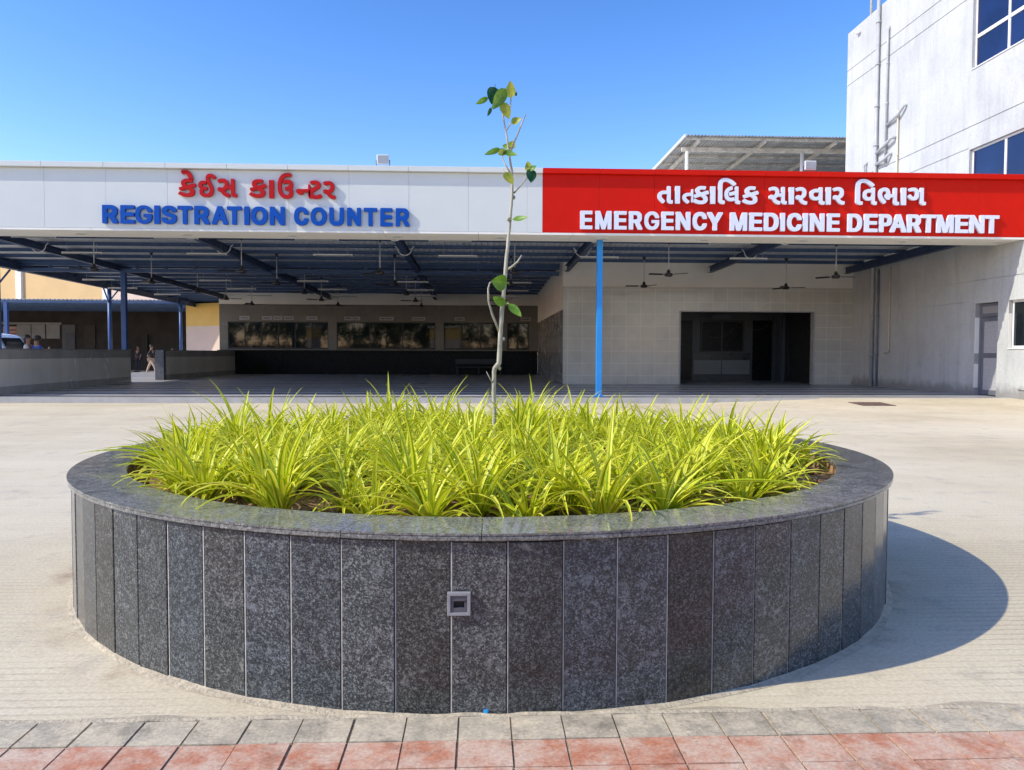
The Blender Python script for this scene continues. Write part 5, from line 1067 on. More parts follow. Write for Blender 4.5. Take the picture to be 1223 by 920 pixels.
for (a, b_), npn in zip(WIN, (6, 3, 3, 2)):
    f_ = MB(); z0, z1 = 1.50, 2.98; t_ = .05
    f_.box(a, b_, BY+.03, BY+.09, z0, z0+t_*1.6); f_.box(a, b_, BY+.03, BY+.09, z1-t_, z1); f_.box(a, a+t_, BY+.03, BY+.09, z0+t_*1.6, z1-t_); f_.box(b_-t_, b_, BY+.03, BY+.09, z0+t_*1.6, z1-t_)
    for k in range(1, npn):
        xm = a + (b_-a)*k/npn; f_.box(xm-.025, xm+.025, BY+.035, BY+.085, z0+t_*1.6, z1-t_)
    wo = f_.build('window', M['frame'], rb)
    for k in range(npn):
        xa = a + (b_-a)*k/npn; xb = a + (b_-a)*(k+1)/npn
        p_ = MB(); ti = rng.uniform(-.012, .012); p_.quad((xa+.02, BY+.055-ti, z0+.07), (xb-.02, BY+.055+ti, z0+.07), (xb-.02, BY+.058+ti, z1-.04), (xa+.02, BY+.058-ti, z1-.04))
        p_.build('pane', M['glass'], wo, fixn=False)
# small name plates over the windows
for px0, px1 in ((286, 298), (313, 325), (326.5, 337), (339, 351), (366, 379), (411, 421), (422, 430), (453, 470), (492, 508), (543, 555), (622, 634)):
    a = aty(px0, 382.3, BY-.03); c_ = aty(px1, 378.2, BY-.03)
    q = MB(); q.box(a.x, c_.x, BY-.03, BY-.004, 3.08, 3.27); sp_ = q.build('sign_plate', M['board'], rb)
    q = MB(); x = a.x+.06
    while x < c_.x-.10:
        l_ = rng.uniform(.03, .07); q.box(x, x+l_, BY-.033, BY-.0305, 3.13+rng.uniform(0, .01), 3.21+rng.uniform(-.02, .02)); x += l_+.02
    q.build('plate_text', M['boardtext'], sp_)
q = MB(); q.box(-1.3, 1.2, BY-1.5, BY-1.1, .55, .60)
bn = q.build('bench', M['frame'], bevel=.005); tag(bn, 'low dark bench in front of the counter under the canopy', 'bench')
for x in (-1.2, -.05, 1.1):
    q = MB(); q.box(x-.03, x+.03, BY-1.46, BY-1.40, .136, .55); q.box(x-.03, x+.03, BY-1.20, BY-1.14, .136, .55); q.build('leg', M['frame'], bn)
q = MB(); q.box(-1.3, 1.2, BY-1.12, BY-1.09, .72, 1.0)
q.build('backrest', M['frame'], bn)

# ------------------------------------------------------------------ parapet walls on the left
def parapet(name, label, xa, ya, xb, yb_, pill=False):
    t = thing(name, label, 'wall', ((xa+xb)/2, (ya+yb_)/2, .135)); d_ = Vector((xb-xa, yb_-ya, 0)); ln = d_.length; d_.normalize(); nrm = Vector((-d_.y, d_.x, 0))
    for nm, z0, z1, o_, mm in (('base_tile', .136, .36, .004, M['tiledark']), ('wall_tile', .36, 1.10, 0, M['tilemid']), ('top_tile', 1.10, 1.365, .003, M['tiledark'])):
        q = MB(); a = Vector((xa, ya, 0)); c_ = Vector((xb, yb_, 0)); poly = [(a-nrm*(-.0-o_))[:2], (c_-nrm*(-.0-o_))[:2], (c_+nrm*(.24+o_))[:2], (a+nrm*(.24+o_))[:2]]
        poly = [((a-nrm*o_).x, (a-nrm*o_).y), ((c_-nrm*o_).x, (c_-nrm*o_).y), ((c_+nrm*(.24+o_)).x, (c_+nrm*(.24+o_)).y), ((a+nrm*(.24+o_)).x, (a+nrm*(.24+o_)).y)]
        q.prism(poly, 'z', z0, z1); q.build(nm, mm, t)
    q = MB(); o_ = .02; a = Vector((xa, ya, 0)); c_ = Vector((xb, yb_, 0)); a2 = a - d_*.0
    poly = [((a2-nrm*o_).x, (a2-nrm*o_).y), ((c_-nrm*o_).x, (c_-nrm*o_).y), ((c_+nrm*(.24+o_)).x, (c_+nrm*(.24+o_)).y), ((a2+nrm*(.24+o_)).x, (a2+nrm*(.24+o_)).y)]
    q.prism(poly, 'z', 1.366, 1.395); q.build('coping', simple('coping_stone', (.22, .215, .21), .3, .1, 3), t, bevel=.004)
    if pill:
        q = MB(); q.box(xa-.33, xa+.03, ya-.24, ya-.005, .136, 1.40); q.build('granite_end', M['pillar'], t, bevel=.004)
parapet('parapet_wall', 'low grey and beige tiled parapet wall at the left front under the canopy', -12.78, 20.6, -13.4, 30.2)
parapet('parapet_wall', 'low dark tiled parapet wall with granite clad end, behind the gap on the left', -13.26, 33.1, -13.2, 42.2, True)
# ------------------------------------------------------------------ tall whitewashed building on the right
tbd = thing('tall_building', 'tall whitewashed plaster hospital building with pipes and blue tinted windows on the right', 'building', (WX, 24, 0))
YF, YN, ZT = 30.25, 9.0, 13.9
wl = MB(); fx = lambda u, v, dd: (WX+dd, u, v)
G = [(YN, YF, z-.014, z+.014, .025, 0) for z in (12.44, 11.86, 8.03)] + [(22.5, YF, 7.40, 7.425, .025, 0), (22.4, YF, 2.85, 2.875, .02, 0), (YN, YF, 3.45, 3.478, .02, 0)]
DO = (20.98, 21.98, .0, 2.80)
HL = [DO + (.16, 0, True, 0), (17.6, 20.55, 1.50, 2.80, .22, 0, True, 0), (18.4, 22.45, 9.70, 11.80, .16, 0, True, 0), (18.4, 22.45, 6.05, 7.36, .16, 0, True, 0)]
relief(wl, YN, YF, 0, ZT, G + HL, fx); wl.build('side_wall', M['plaster'], tbd, fixn=False)
q = MB(); q.quad((WX, YF, 0), (WX+14, YF, 0), (WX+14, YF, ZT), (WX, YF, ZT)); q.quad((WX, YN, 0), (WX+14, YN, 0), (WX+14, YN, ZT), (WX, YN, ZT))
q.quad((WX+14, YN, 0), (WX+14, YF, 0), (WX+14, YF, ZT), (WX+14, YN, ZT)); q.build('outer_walls', M['plaster'], tbd, fixn=False)
q = MB(); q.box(WX+.001, WX+14, YN+.001, YF-.001, ZT-.4, ZT-.35); q.build('roof', M['cream'], tbd)
q = MB(); q.box(WX+.001, WX+.14, YN, YF-.001, ZT-.34, ZT-.002); q.build('parapet', M['plaster'], tbd)
# dark rooms behind the openings
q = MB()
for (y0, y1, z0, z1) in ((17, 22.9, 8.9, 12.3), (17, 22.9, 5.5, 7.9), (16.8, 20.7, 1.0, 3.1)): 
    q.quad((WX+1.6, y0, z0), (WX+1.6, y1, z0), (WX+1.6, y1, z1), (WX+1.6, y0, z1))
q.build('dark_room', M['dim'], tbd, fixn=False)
def bwin(y0, y1, z0, z1, ymul, ztr, d_=.10):
    t_ = .06; f_ = MB(); xa, xb = WX+d_, WX+d_+.06
    f_.box(xa, xb, y0, y1, z0, z0+t_); f_.box(xa, xb, y0, y1, z1-t_, z1); f_.box(xa, xb, y0, y0+t_, z0+t_, z1-t_); f_.box(xa, xb, y1-t_, y1, z0+t_, z1-t_)
    for ym in ymul: f_.box(xa-.004, xb, ym-.045, ym+.045, z0+t_, z1-t_)
    if ztr: f_.box(xa-.012, xb-.01, y0+t_, y1-t_, ztr-.05, ztr+.05)
    w_ = f_.build('window', M['wframe'], tbd)
    e = [y0] + list(ymul) + [y1]; zs = [z0] + ([ztr] if ztr else []) + [z1]
    for a, b_ in zip(e, e[1:]):
        for c_, d2 in zip(zs, zs[1:]):
            p_ = MB(); ti = rng.uniform(-.01, .01); p_.quad((xa+.02+ti, a+.03, c_+.03), (xa+.02-ti, b_-.03, c_+.03), (xa+.02-ti, b_-.03, d2-.03), (xa+.02+ti, a+.03, d2-.03)); p_.build('pane', M['glassb'] if z0 > 5 else M['glass'], w_, fixn=False)
    s_ = MB(); s_.box(WX-.03, WX+d_, y0, y1, z0-.03, z0-.001); s_.build('sill', M['wframe'], w_)
bwin(18.4, 22.45, 9.70, 11.80, (21.0, 19.7), 10.62)
bwin(18.4, 22.45, 6.05, 7.36, (21.0, 19.7), None)
bwin(17.6, 20.53, 1.50, 2.80, (19.6, 18.6), None)
# tiled reveal pieces beside the door and window
for y0, y1, zz_, dx in ((DO[1]-.012, DO[1]+.0, ((0, .35, 'tiledark'), (.35, 1.05, 'yellowpale'), (1.05, 1.35, 'tiledark'), (1.35, 2.4, 'cream'), (2.4, 2.8, 'tiledark')), .13),
                        (20.54, 20.55, ((1.5, 2.45, 'cream'), (2.45, 2.8, 'tiledark')), .09)):
    for a, b_, mm in zz_:
        q = MB(); q.box(WX+.006, WX+dx, y0, y1, max(a, .14), b_-.004); q.build('reveal_tile', M['cream' if mm == 'yellowpale' else mm], tbd)
# grey door
dx = WX+.13; dm = MB(); y0, y1 = DO[0], DO[1]-.014
dm.box(dx, dx+.06, y0, y0+.07, .14, 2.78); dm.box(dx, dx+.06, y1-.09, y1, .14, 2.78); dm.box(dx, dx+.06, y0+.07, y1-.09, 2.70, 2.78); dm.box(dx, dx+.06, y0+.07, y1-.09, 2.40, 2.50)
dr = dm.build('door', M['gframe'], tbd)
q = MB(); q.box(dx+.02, dx+.05, y0+.07, y1-.09, 2.50, 2.70); q.build('fanlight', M['whitebd'], dr)
q = MB(); a, b_ = y0+.075, y1-.095
q.box(dx+.015, dx+.05, a, a+.07, .16, 2.39); q.box(dx+.015, dx+.05, b_-.08, b_, .16, 2.39); q.box(dx+.015, dx+.05, a+.07, b_-.08, 2.27, 2.39); q.box(dx+.015, dx+.05, a+.07, b_-.08, 1.22, 1.36); q.box(dx+.015, dx+.05, a+.07, b_-.08, .16, .30)
q.build('door_leaf', M['gframe'], dr)
q = MB(); q.box(dx+.03, dx+.04, a+.07, b_-.08, .30, 1.22); q.box(dx+.03, dx+.04, a+.07, b_-.08, 1.36, 2.27); q.build('door_panel', M['gpanel'], dr)
q = MB(); q.box(dx-.02, dx+.015, a+.03, a+.05, 1.24, 1.36); q.build('handle', M['silver'], dr)
q = MB(); q.box(WX+.02, WX+.35, DO[0], DO[1], .0, .14); q.build('door_step', M['pillar'], tbd)
# pipes
def pipe(name, pts, r, mat, brackets=()):
    q = MB(); q.tube(pts, r, 12); p_ = q.build(name, mat, tbd)
    if brackets:
        for (x, y, z) in brackets:
            k = MB(); k.lathe([(r*1.0, -.03), (r*1.35, -.03), (r*1.35, .03), (r*1.0, .03)], 12, (x, y, z)); k.box(x+r, WX+.002, y-.015, y+.015, z-.02, z+.02); k.build('bracket', mat, p_)
X1 = WX-.085
pipe('soil_pipe', [(X1, 27.75, .14), (X1, 27.75, 14.9)], .065, M['pipe'], [(X1, 27.75, z) for z in (1.3, 2.6, 3.7, 6.4, 7.3, 8.9, 10.3, 11.8, 13.3)])
pipe('vent_pipe', [(X1+.02, 27.1, 8.1), (X1+.02, 27.1, 12.75), (WX+.02, 27.1, 12.9)], .04, M['pipe'], [(X1+.02, 27.1, z) for z in (8.8, 10.2, 11.6)])
pipe('cable_pipe', [(WX-.05, 27.42, .14), (WX-.05, 27.42, 4.4)], .04, M['piped'], [(WX-.05, 27.42, z) for z in (1.3, 2.7, 3.6)])
pipe('branch_pipe', [(X1+.02, 27.1, 9.42), (X1-.04, 26.2, 9.55), (WX-.1, 25.9, 9.75), (WX+.02, 25.9, 9.75)], .045, M['pipe'])
pipe('branch_pipe', [(X1, 27.7, 8.6), (X1-.06, 26.9, 8.75), (WX-.16, 26.55, 8.85), (WX+.03, 26.55, 8.85)], .055, M['pipe'])
pipe('branch_pipe', [(X1, 27.7, 8.2), (X1-.1, 27.0, 8.2), (WX-.1, 26.8, 8.35), (WX+.03, 26.8, 8.35)], .055, M['pipe'])
pipe('branch_pipe', [(X1, 27.75, 7.45), (X1-.04, 28.5, 7.9), (X1-.04, 28.55, 8.35), (WX+.02, 28.5, 8.45)], .045, M['pipe'])
pipe('water_pipe', [(WX-.05, 26.35, 5.8), (WX-.05, 26.35, 9.75)], .03, M['pipey'], [(WX-.05, 26.35, 8.2)])
pipe('water_pipe', [(WX-.05, 26.62, 4.4), (WX-.05, 26.62, 1.42), (WX-.05, 26.9, 1.36)], .024, M['pipey'])
q = MB(); q.ell((WX-.07, 26.62, 1.42), (.05, .05, .06), 10, 8); q.build('tap', M['silver'], tbd)
# pipe stubs on the roof edge
for y, r in ((28.95, .05), (28.4, .04)):
    q = MB(); q.tube([(WX+.25, y, ZT-.3), (WX+.25, y, ZT+2.2)], r, 8); q.build('roof_post', M['galvbeam'], tbd)
q = MB(); q.ell((WX-.06, 29.3, 13.55), (.09, .12, .05), 8, 6); q.tube([(WX, 29.3, 13.6), (WX-.15, 29.4, 13.62)], .03, 8); q.build('lamp_bracket', M['wframe'], tbd)
q = MB(); q.tube([(WX-.03, 20.05, .14+.25), (WX-.03, 19.75, .39), (WX-.03, 19.75, .0)], .02, 8); q.build('low_pipe', M['pipe'], tbd)

# ------------------------------------------------------------------ roof shed behind the red fascia
sd = thing('roof_shed', 'weathered corrugated sheet shed on white posts standing on the roof behind the red fascia', 'shed', (14, 38, 8.0))
q = MB(); ZS = 10.9; x = 9.05; i = 0; n0 = 0
xs = []
while x < 24: xs.append((x, .0)); xs.append((x+.055, .0)); xs.append((x+.075, .045)); xs.append((x+.13, .045)); x += .15
for (x, h) in xs:
    q.v += [(x, 33.9, ZS+h), (x, 47, ZS+h-.1)]
for i in range(len(xs)-1): q.face((2*i, 2*i+2, 2*i+3, 2*i+1))
q.build('roof_sheet', M['galv'], sd, fixn=False)
for k in range(9):
    y = 34.15 + 1.5*k; q = MB(); q.box(9.1, 24, y-.03, y+.03, ZS-.12, ZS-.012); q.build('purlin', M['galvbeam'], sd)
for x in (9.65, 12.6, 15.8, 19):
    q = MB(); q.bar((x, 34.0, ZS-.19), (x, 46.8, ZS-.27), .09, .14); q.build('rafter', M['galvbeam'], sd)
q = MB(); q.box(9.1, 24, 34.85, 34.97, ZS-.44, ZS-.26); q.build('front_beam', M['galvbeam'], sd)
q = MB(); q.box(8.98, 9.04, 33.9, 47, ZS-.05, ZS+.06); q.build('edge_flashing', M['wframe'], sd)
for x in (9.35, 14.65, 20):
    q = MB(); q.tube([(x, 34.91, 8.0), (x, 34.91, ZS-.44)], .085, 12); q.build('post', M['wframe'], sd)

# ------------------------------------------------------------------ floodlights on top of the fascia
def flood(px, py, label, rz_):
    p = aty(px, py, FY+.15)
    t = thing('floodlight', label, 'floodlight', (p.x, FY+.15, FZ1), 0, 'floodlights on the fascia top')
    q = MB(); q.box(p.x-.155, p.x+.155, FY+.08, FY+.13, FZ1+.08, FZ1+.33); h = q.build('housing', M['wframe'], t, bevel=.02)
    q = MB(); q.box(p.x-.13, p.x+.13, FY+.072, FY+.079, FZ1+.105, FZ1+.305); q.build('glass', M['tubew'], h)
    q = MB(); q.tube([(p.x-.17, FY+.12, FZ1+.2), (p.x-.17, FY+.16, FZ1+.01), (p.x+.17, FY+.16, FZ1+.01), (p.x+.17, FY+.12, FZ1+.2)], .012, 6); q.build('bracket', M['fan'], t)
flood(457.5, 190, 'small white floodlight on top of the white fascia', 0)
flood(967, 197, 'small white floodlight on top of the red fascia in front of the roof shed', 0)

# ------------------------------------------------------------------ beyond the parapet: second canopy, yellow buildings
c2 = thing('rear_canopy', 'dark second canopy with blue ribbed edge and posts beyond the parapet', 'canopy', (-32, 48, 0))
q = MB(); x = -48; xs = []
while x < -17.95: xs += [(x, 0), (x+.11, 0), (x+.14, .06), (x+.2, .06)]; x += .24
for (x, h) in xs: q.v += [(x, 46.6, 4.36+h), (x, 58, 4.5+h)]
for i in range(len(xs)-1): q.face((2*i, 2*i+2, 2*i+3, 2*i+1))
q.build('roof_sheet', M['sheet'], c2, fixn=False)
q = MB(); q.box(-48, -18, 46.7, 46.8, 4.20, 4.34); q.build('edge_beam', M['blue'], c2)
for k in range(6):
    q = MB(); q.box(-48, -18, 48.5+1.6*k, 48.6+1.6*k, 4.22, 4.36); q.build('purlin', M['blue'], c2)
for x in (-27.9, -38):
    q = MB(); q.box(x-.1, x+.1, 46.65, 46.85, 0, 4.2); q.build('column', M['bluecol2'], c2)
yb = thing('yellow_building', 'pale yellow building with white pilasters rising behind the second canopy', 'building', (-38, 60, 0), 0)
Bx = Vector((-24.5, 62.5, 0)); ang = rad(-21)
def yb_box(u0, u1, d0, d1, z0, z1, name, mat):
    q = MB(); q.box(u0, u1, d0, d1, z0, z1); R_ = Matrix.Rotation(ang, 3, 'Z')
    q.v = [tuple(Bx + R_ @ Vector(v)) for v in q.v]; return q.build(name, mat, yb)
# u runs along the front face to the left, its normal turned towards the sun
ang = rad(-25)
yb_box(-34, 6, 0, 6, 0, 11, 'wall', M['yellowpale'])
yb_box(-7.3, -6.7, -.25, -.002, 0, 11, 'pilaster', M['wframe']); yb_box(-6.7, 5.9, -.12, -.002, 0, 11, 'pink_bay', M['pinkish']); yb_box(-17.9, -17.2, -.25, -.002, 4, 11, 'pilaster', M['wframe'])
vw = yb_box(-17.7, -17.4, -.32, -.26, 4.6, 5.9, 'slit_window', M['glass'])
# dark service wing under the second canopy
sw = thing('service_wing', 'dim service wing with grey shutters and a door under the second canopy', 'building', (-32, 57.5, 0))
q = MB(); q.box(-48, -17, 57.4, 58.0, 0, 4.48); q.build('wall', M['dim'], sw)
def far(name, px0, px1, py0, py1, y, th, mat, parent): return inner(name, px0, px1, py0, py1, y, th, mat, parent)
for a, b_ in ((21, 37), (38.5, 54), (56, 71.5)): far('shutter', a, b_, 388, 404.5, 57.4, .06, M['whitebd'], sw)
far('shutter', 75, 90, 388, 417, 57.4, .05, simple('grey_shutter', (.10, .10, .11), .6, .1, 2), sw); far('door', 79, 89.5, 398, 424, 57.34, .04, simple('grey_door', (.075, .075, .085), .6, .1, 2), sw)
far('header_beam', 3, 74, 385.5, 387.5, 57.3, .1, M['whitebd'], sw)
far('pillar', 172, 177, 400, 437, 57.4, .2, simple('dim_pillar', (.04, .037, .03), .8, .1, 2), sw); far('pillar', 102, 114, 388, 430, 57.4, .1, simple('dim_pillar2', (.055, .045, .035), .8, .1, 2), sw)
bd = far('sign_board', 4.5, 20.5, 390.2, 401, 55.5, .08, M['pinkboard'], None)
tag(bd, 'pinkish sign board with two lines of red lettering beside the blue corner post', 'sign')
q = MB(); c_ = aty(4.5, 390.2, 55.5); e_ = aty(20.5, 401, 55.5)
for rw in (0, 1):
    x = c_.x + (.08 if rw == 0 else .16); z = c_.z - .2 - rw*.27
    while x < e_.x - .12:
        l_ = rng.uniform(.04, .09); q.box(x, x+l_, 55.408, 55.42, z-.09, z+.01+rng.uniform(-.02, .02)); x += l_+.022
q.build('red_lettering', M['redtext'], bd)
q = MB(); q.box(c_.x+.05, c_.x+.1, 55.44, 55.5, 0, c_.z-.6); q.box(e_.x-.1, e_.x-.05, 55.44, 55.5, 0, c_.z-.6); q.build('post', M['frame'], bd)
# sunlit two-tone wall between post and registration block
yw = thing('two_tone_wall', 'sunlit wall painted yellow above and pinkish beige below, left of the counter windows', 'building', (-17, 50.5, 0))
def tw(d0, z0, z1, name, mat):
    q = MB(); q.box(-2.35, 6.5, d0, 4, z0, z1); R_ = Matrix.Rotation(rad(-30), 3, 'Z'); o_ = Vector((-16.2, 47.6, 0))
    q.v = [tuple(o_ + R_ @ Vector(v)) for v in q.v]; q.build(name, mat, yw)
tw(0, 2.92, 4.30, 'yellow_band', M['yellow']); tw(.0, 0, 2.918, 'pink_band', M['pinkish'])
# wall of hedge-height trees is reflected in the counter windows: trees and a gate house behind the camera
def tree_mesh(seed, h, rw):
    r = random.Random(seed); mb = MB(); mb.uv = []
    cl_ = [(r.uniform(-rw, rw)*.75, r.uniform(-rw, rw)*.75, h*(.10+.85*r.random()), r.uniform(.5, 1.05)*rw*.5) for _ in range(22)]
    for i in range(7500):
        c_ = cl_[r.randrange(22)]; dv = Vector((r.gauss(0, 1), r.gauss(0, 1), r.gauss(0, .8))).normalized()*c_[3]*(r.random()**.4)
        p = Vector((c_[0], c_[1], c_[2])) + dv; a = Vector((r.gauss(0, 1), r.gauss(0, 1), r.gauss(0, 1))).normalized(); b_ = a.orthogonal().normalized(); s_ = r.uniform(.10, .22)
        n0 = len(mb.v); mb.v += [tuple(p-a*s_), tuple(p+b_*s_*.5), tuple(p+a*s_), tuple(p-b_*s_*.5)]; mb.uv += [(.5, 0), (1, .5), (.5, 1), (0, .5)]; mb.face((n0, n0+1, n0+2, n0+3))
    return mb, cl_
TL = []
for k in range(3):
    mb, cl_ = tree_mesh(50+k, 7.5, 3.0); t = thing('yard_tree', 'x', 'tree', (0, 0, 0))
    mb.build('crown', M['crown'], t, fixn=False, local=True)
    q = MB(); q.tube([(0, 0, 0), (.1, 0, 1.5), (0, .1, 3), (.1, 0, 5.5)], [.2, .16, .13, .05], 10)
    for c_ in cl_[:9]: q.tube([(0, .05, 2.4), (c_[0]*.5, c_[1]*.5, (2.4+c_[2])/2+.2), c_[:3]], [.09, .06, .02], 6)
    q.build('trunk', M['trunk'], t, local=True); TL.append(t)
TP = [(-36, -15), (-31, -17), (-26.2, -15), (-21, -17), (-16, -15), (-11, -17), (-6, -15.5), (-1, -17), (4, -15), (9.5, -16)]
DESC = ['leftmost leafy tree', 'second leafy tree from the left', 'third leafy tree from the left', 'fourth leafy tree from the left', 'fifth leafy tree from the left', 'sixth leafy tree from the left', 'seventh leafy tree from the left', 'eighth leafy tree from the left', 'ninth leafy tree from the left', 'rightmost leafy tree']
for i, (x, y) in enumerate(TP):
    t = TL[i] if i < 3 else copy_tree(TL[i % 3])
    t.location = (x, y, 0); t.rotation_euler = (0, 0, i*1.3)
    tag(t, DESC[i] + ' of the row across the yard behind the viewer', 'tree', 'trees across the yard')

for i, (gx_, gw, lab) in enumerate(((-20.2, 1.3, 'narrow gate house painted yellow over pinkish beige, across the yard behind the viewer'), (-3.6, 1.2, 'second slim gate house painted yellow over pinkish beige, straight behind the viewer'))):
    gh = thing('gate_house', lab, 'gate house', (gx_, -11, 0), 0, 'gate houses across the yard')
    R_ = Matrix.Rotation(rad(38), 3, 'Z')
    for nm, z0, z1, mm, e_ in (('lower_wall', 0, 3.2, 'pinkish', 0), ('upper_wall', 3.202, 4.7, 'yellow', 0), ('roof_slab', 4.702, 4.85, 'cream', .15)):
        q = MB(); q.box(-gw-e_, gw+e_, -1-e_, 1+e_, z0, z1); q.v = [tuple(Vector((gx_, -11, 0)) + R_ @ Vector(v)) for v in q.v]; q.build(nm, M[mm], gh)
    q = MB(); q.box(-.35, .35, 1.0, 1.03, .9, 2.0); q.v = [tuple(Vector((gx_, -11, 0)) + R_ @ Vector(v)) for v in q.v]; q.build('window', M['glass'], gh)

# ------------------------------------------------------------------ van
vn = thing('white_van', 'white van parked beyond the parapet beside the blue corner post', 'van', (-20.2, 31, 0))
prof = [(-22.6, .35), (-17.55, .35), (-17.45, .75), (-17.60, 1.05), (-18.05, 1.30), (-18.42, 1.86), (-18.62, 1.97), (-19.1, 2.03), (-22.4, 2.03), (-22.6, 1.8)]
q = MB(); q.prism(prof, 'y', 30.2, 31.9); bo = q.build('body', M['vanpaint'], vn, bevel=.05)
def vq(pts, name, mat, parent=bo):
    q = MB(); q.prism(pts, 'y', 30.18, 30.21); return q.build(name, mat, parent)
for nm, pts in (('window', [(-18.62, 1.82), (-19.25, 1.82), (-19.25, 1.32), (-18.28, 1.32)]), ('window', [(-19.42, 1.82), (-20.6, 1.82), (-20.6, 1.32), (-19.42, 1.32)]), ('window', [(-20.75, 1.82), (-22.2, 1.82), (-22.2, 1.32), (-20.75, 1.32)])):
    vq(pts, nm, M['glass'])
q = MB(); q.quad((-18.09, 30.35, 1.345), (-18.09, 31.75, 1.345), (-18.43, 31.70, 1.83), (-18.43, 30.40, 1.83)); q.v = [(v[0]+.03, v[1], v[2]+.01) for v in q.v]; q.build('windscreen', M['glass'], bo, fixn=False)
q = MB(); q.ell((-17.52, 30.45, .85), (.06, .14, .08), 10, 8); q.build('headlight', M['tubew'], bo)
q = MB(); q.ell((-17.52, 31.65, .85), (.06, .14, .08), 10, 8); q.build('headlight', M['tubew'], bo)
q = MB(); q.box(-18.3, -18.2, 30.02, 30.2, 1.3, 1.45); q.build('mirror', M['rubber'], bo)
for x in (-18.3, -21.7):
    for y in (30.2, 31.72):
        q = MB(); q.tube([(x, y-.02, .33), (x, y+.2, .33)], .33, 22); wh = q.build('wheel', M['rubber'], vn)
        q = MB(); q.tube([(x, y-.03, .33), (x, y+.21, .33)], .19, 18); q.build('rim', M['silver'], wh)

# ------------------------------------------------------------------ people
def skin_mesh(name, verts, edges, radii, mat, parent, root=0, sub=2):
    me = bpy.data.meshes.new(name); me.from_pydata(verts, edges, []); ob = bpy.data.objects.new(name, me); col.objects.link(ob)
    md = ob.modifiers.new('s', 'SKIN'); md.use_smooth_shade = True
    for i, r in enumerate(radii):
        sv = me.skin_vertices[0].data[i]; sv.radius = r if isinstance(r, tuple) else (r, r); sv.use_root = (i == root)
    s2 = ob.modifiers.new('u', 'SUBSURF'); s2.levels = sub; s2.render_levels = sub
    dg = bpy.context.evaluated_depsgraph_get(); dg.update(); m2 = bpy.data.meshes.new_from_object(ob.evaluated_get(dg)); bpy.data.objects.remove(ob)
    m2.name = name; m2.materials.clear(); m2.materials.append(mat)
    for p in m2.polygons: p.use_smooth = True
    o = bpy.data.objects.new(name, m2); col.objects.link(o); o.parent = parent; return o
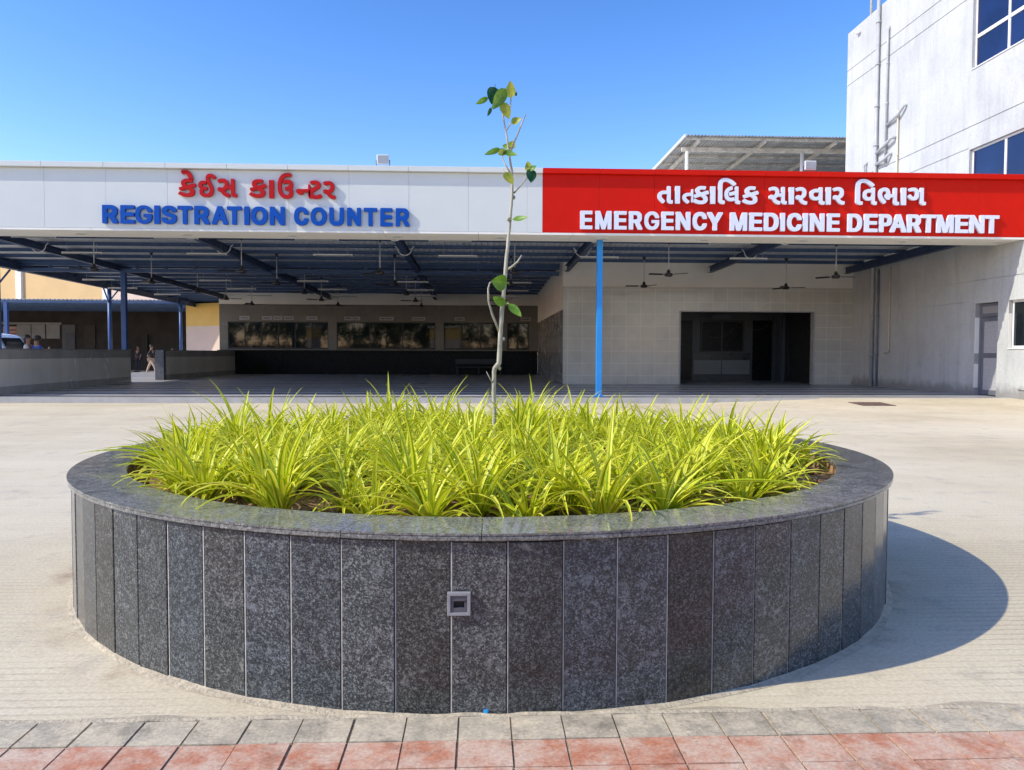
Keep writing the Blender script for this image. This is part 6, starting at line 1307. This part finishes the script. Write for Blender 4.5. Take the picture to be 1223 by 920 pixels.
def person(label, loc, rz_, shirt, trous, H=1.68, pose='stand', child=False, long_hair=False, group=None, arm='down'):
    t = thing('person', label, 'person', loc, rz_, group); k = H/1.75
    J = dict(pel=(0, 0, .95), waist=(0, 0, 1.08), chest=(0, .0, 1.30), neck=(0, 0, 1.48), jaw=(0, .01, 1.56), head=(0, .01, 1.66), top=(0, -.01, 1.735))
    for s_, sg in (('L', -1), ('R', 1)):
        J['sh'+s_] = (sg*.17, 0, 1.42)
        if pose == 'walk':
            f = sg; J['hip'+s_] = (sg*.09, 0, .90); J['kn'+s_] = (sg*.09, .20*f, .50); J['an'+s_] = (sg*.09, .30*f - (.06 if f < 0 else 0), .09); J['to'+s_] = (sg*.10, .30*f+.16, .03)
            J['el'+s_] = (sg*.24, -.12*f, 1.15); J['wr'+s_] = (sg*.24, -.14*f+.12, .93); J['ha'+s_] = (sg*.24, -.14*f+.17, .85)
        else:
            J['hip'+s_] = (sg*.09, 0, .90); J['kn'+s_] = (sg*.10, .02, .50); J['an'+s_] = (sg*.10, 0, .09); J['to'+s_] = (sg*.12, .17, .03)
            if arm == 'hold': J['el'+s_] = (sg*.22, .06, 1.16); J['wr'+s_] = (sg*.05, .26, 1.18); J['ha'+s_] = (-sg*.02, .28, 1.20)
            else: J['el'+s_] = (sg*.23, -.03, 1.15); J['wr'+s_] = (sg*.24, .06, .91); J['ha'+s_] = (sg*.24, .08, .83)
    names = list(J); V_ = [tuple(c*k for c in J[n_]) for n_ in names]; ix = {n_: i for i, n_ in enumerate(names)}
    R_ = dict(pel=(.15, .11), waist=(.13, .10), chest=(.16, .11), neck=(.055, .055), jaw=(.065, .075), head=(.085, .10), top=(.05, .06))
    for s_ in 'LR': R_.update({'sh'+s_: .062, 'el'+s_: .042, 'wr'+s_: .028, 'ha'+s_: (.035, .022), 'hip'+s_: .088, 'kn'+s_: .058, 'an'+s_: .038, 'to'+s_: (.035, .025)})
    E_ = [('pel', 'waist'), ('waist', 'chest'), ('chest', 'neck'), ('neck', 'jaw'), ('jaw', 'head'), ('head', 'top')]
    for s_ in 'LR': E_ += [('chest', 'sh'+s_), ('sh'+s_, 'el'+s_), ('el'+s_, 'wr'+s_), ('wr'+s_, 'ha'+s_), ('pel', 'hip'+s_), ('hip'+s_, 'kn'+s_), ('kn'+s_, 'an'+s_), ('an'+s_, 'to'+s_)]
    sc_ = lambda r, f: tuple(x*k*f for x in r) if isinstance(r, tuple) else r*k*f
    body = skin_mesh('body', V_, [(ix[a], ix[b_]) for a, b_ in E_], [sc_(R_[n_], 1) for n_ in names], M['skin'], t)
    def part(nm, ns, es, f, mat):
        id_ = {n_: i for i, n_ in enumerate(ns)}; return skin_mesh(nm, [V_[ix[n_]] for n_ in ns], [(id_[a], id_[b_]) for a, b_ in es], [sc_(R_[n_], f) for n_ in ns], mat, t)
    part('shirt', ['pel', 'waist', 'chest', 'shL', 'elL', 'shR', 'elR'], [('pel', 'waist'), ('waist', 'chest'), ('chest', 'shL'), ('shL', 'elL'), ('chest', 'shR'), ('shR', 'elR')], 1.16, shirt)
    part('trousers', ['pel', 'hipL', 'knL', 'anL', 'hipR', 'knR', 'anR'], [('pel', 'hipL'), ('hipL', 'knL'), ('knL', 'anL'), ('pel', 'hipR'), ('hipR', 'knR'), ('knR', 'anR')], 1.28, trous)
    q = MB(); hz = 1.675*k; q.ell((0, -.018*k, hz+.02*k), (.088*k, .098*k, .098*k), 14, 10)
    q.v = [(x, y, max(z, hz-.01*k) if y > 0 else z) for x, y, z in q.v]
    if long_hair: q.ell((0, -.075*k, hz-.09*k), (.075*k, .05*k, .13*k), 12, 8)
    q.build('hair', M['hair'], t, local=True)
    q = MB(); q.ell((0, .105*k, hz-.045*k), (.013*k, .02*k, .02*k), 6, 5)
    for s_ in (-1, 1): q.ell((s_*.088*k, 0, hz-.04*k), (.012*k, .022*k, .032*k), 6, 5)
    q.build('nose_and_ears', M['skin'], body, local=True)
    q = MB()
    for s_ in (-1, 1): q.ell((s_*.032*k, .093*k, hz-.02*k), (.011*k, .008*k, .007*k), 6, 5)
    q.ell((0, .096*k, hz-.095*k), (.022*k, .006*k, .006*k), 6, 5); q.build('eyes_and_mouth', M['hair'], body, local=True)
    q = MB()
    for s_ in 'LR':
        a = Vector(V_[ix['an'+s_]]); b_ = Vector(V_[ix['to'+s_]]); q.ell(((a.x+b_.x)/2, (a.y+b_.y)/2, .045*k), (.05*k, .14*k, .045*k), 10, 6)
    q.build('shoes', M['rubber'], t, local=True)
    return t
person('woman in a white top holding a small child, behind the left parapet', (aty(33, 400, 24.3).x, 24.3, .136), rad(-80), M['cwhite'], M['cdark'], 1.66, long_hair=True, arm='hold')
ch = thing('person', 'small child in a blue printed shirt carried by the woman in the white top', 'person', (aty(43.5, 400, 24.25).x, 24.25, .136+.95))
cb = skin_mesh('body', [(0, 0, .12), (0, 0, .34), (0, 0, .44), (0, 0, .58), (-.1, 0, .38), (-.2, .1, .30), (.1, 0, .38), (.22, .05, .26), (-.08, -.05, .0), (.1, -.05, 0)],
               [(0, 1), (1, 2), (2, 3), (1, 4), (4, 5), (1, 6), (6, 7), (0, 8), (0, 9)], [(.11, .09), (.10, .08), .045, .105, .035, .022, .035, .022, .05, .05], M['skin'], ch)
skin_mesh('shirt', [(0, 0, .08), (0, 0, .34), (-.1, 0, .38), (-.16, .05, .33), (.1, 0, .38), (.17, .03, .32)], [(0, 1), (1, 2), (2, 3), (1, 4), (4, 5)], [(.13, .11), (.125, .10), .055, .045, .055, .045], M['cblue'], ch)
q = MB(); q.ell((.03, 0, .645), (.105, .105, .085), 12, 8); q.build('hair', M['hair'], ch, local=True)
person('man in a dark shirt and beige trousers walking past the gap between the parapets', (aty(181, 430, 45.2).x, 45.2, 0), rad(-90), M['cdark'], M['ctan'], 1.70, 'walk')
person('person in dark clothes standing in the shade beside the end of the front parapet', (aty(165, 430, 51.5).x, 51.5, 0), rad(150), M['cdark'], M['cdark'], 1.72)
person('person in a white shirt standing behind the granite ended parapet', (aty(206, 430, 46.2).x, 46.2, 0), rad(100), M['cwhite'], M['cdark'], 1.50)
person('person in dark clothes standing far back behind the middle of the front parapet', (-25.9, 47.6, 0), rad(120), M['cdark'], M['cdark'], 1.60)
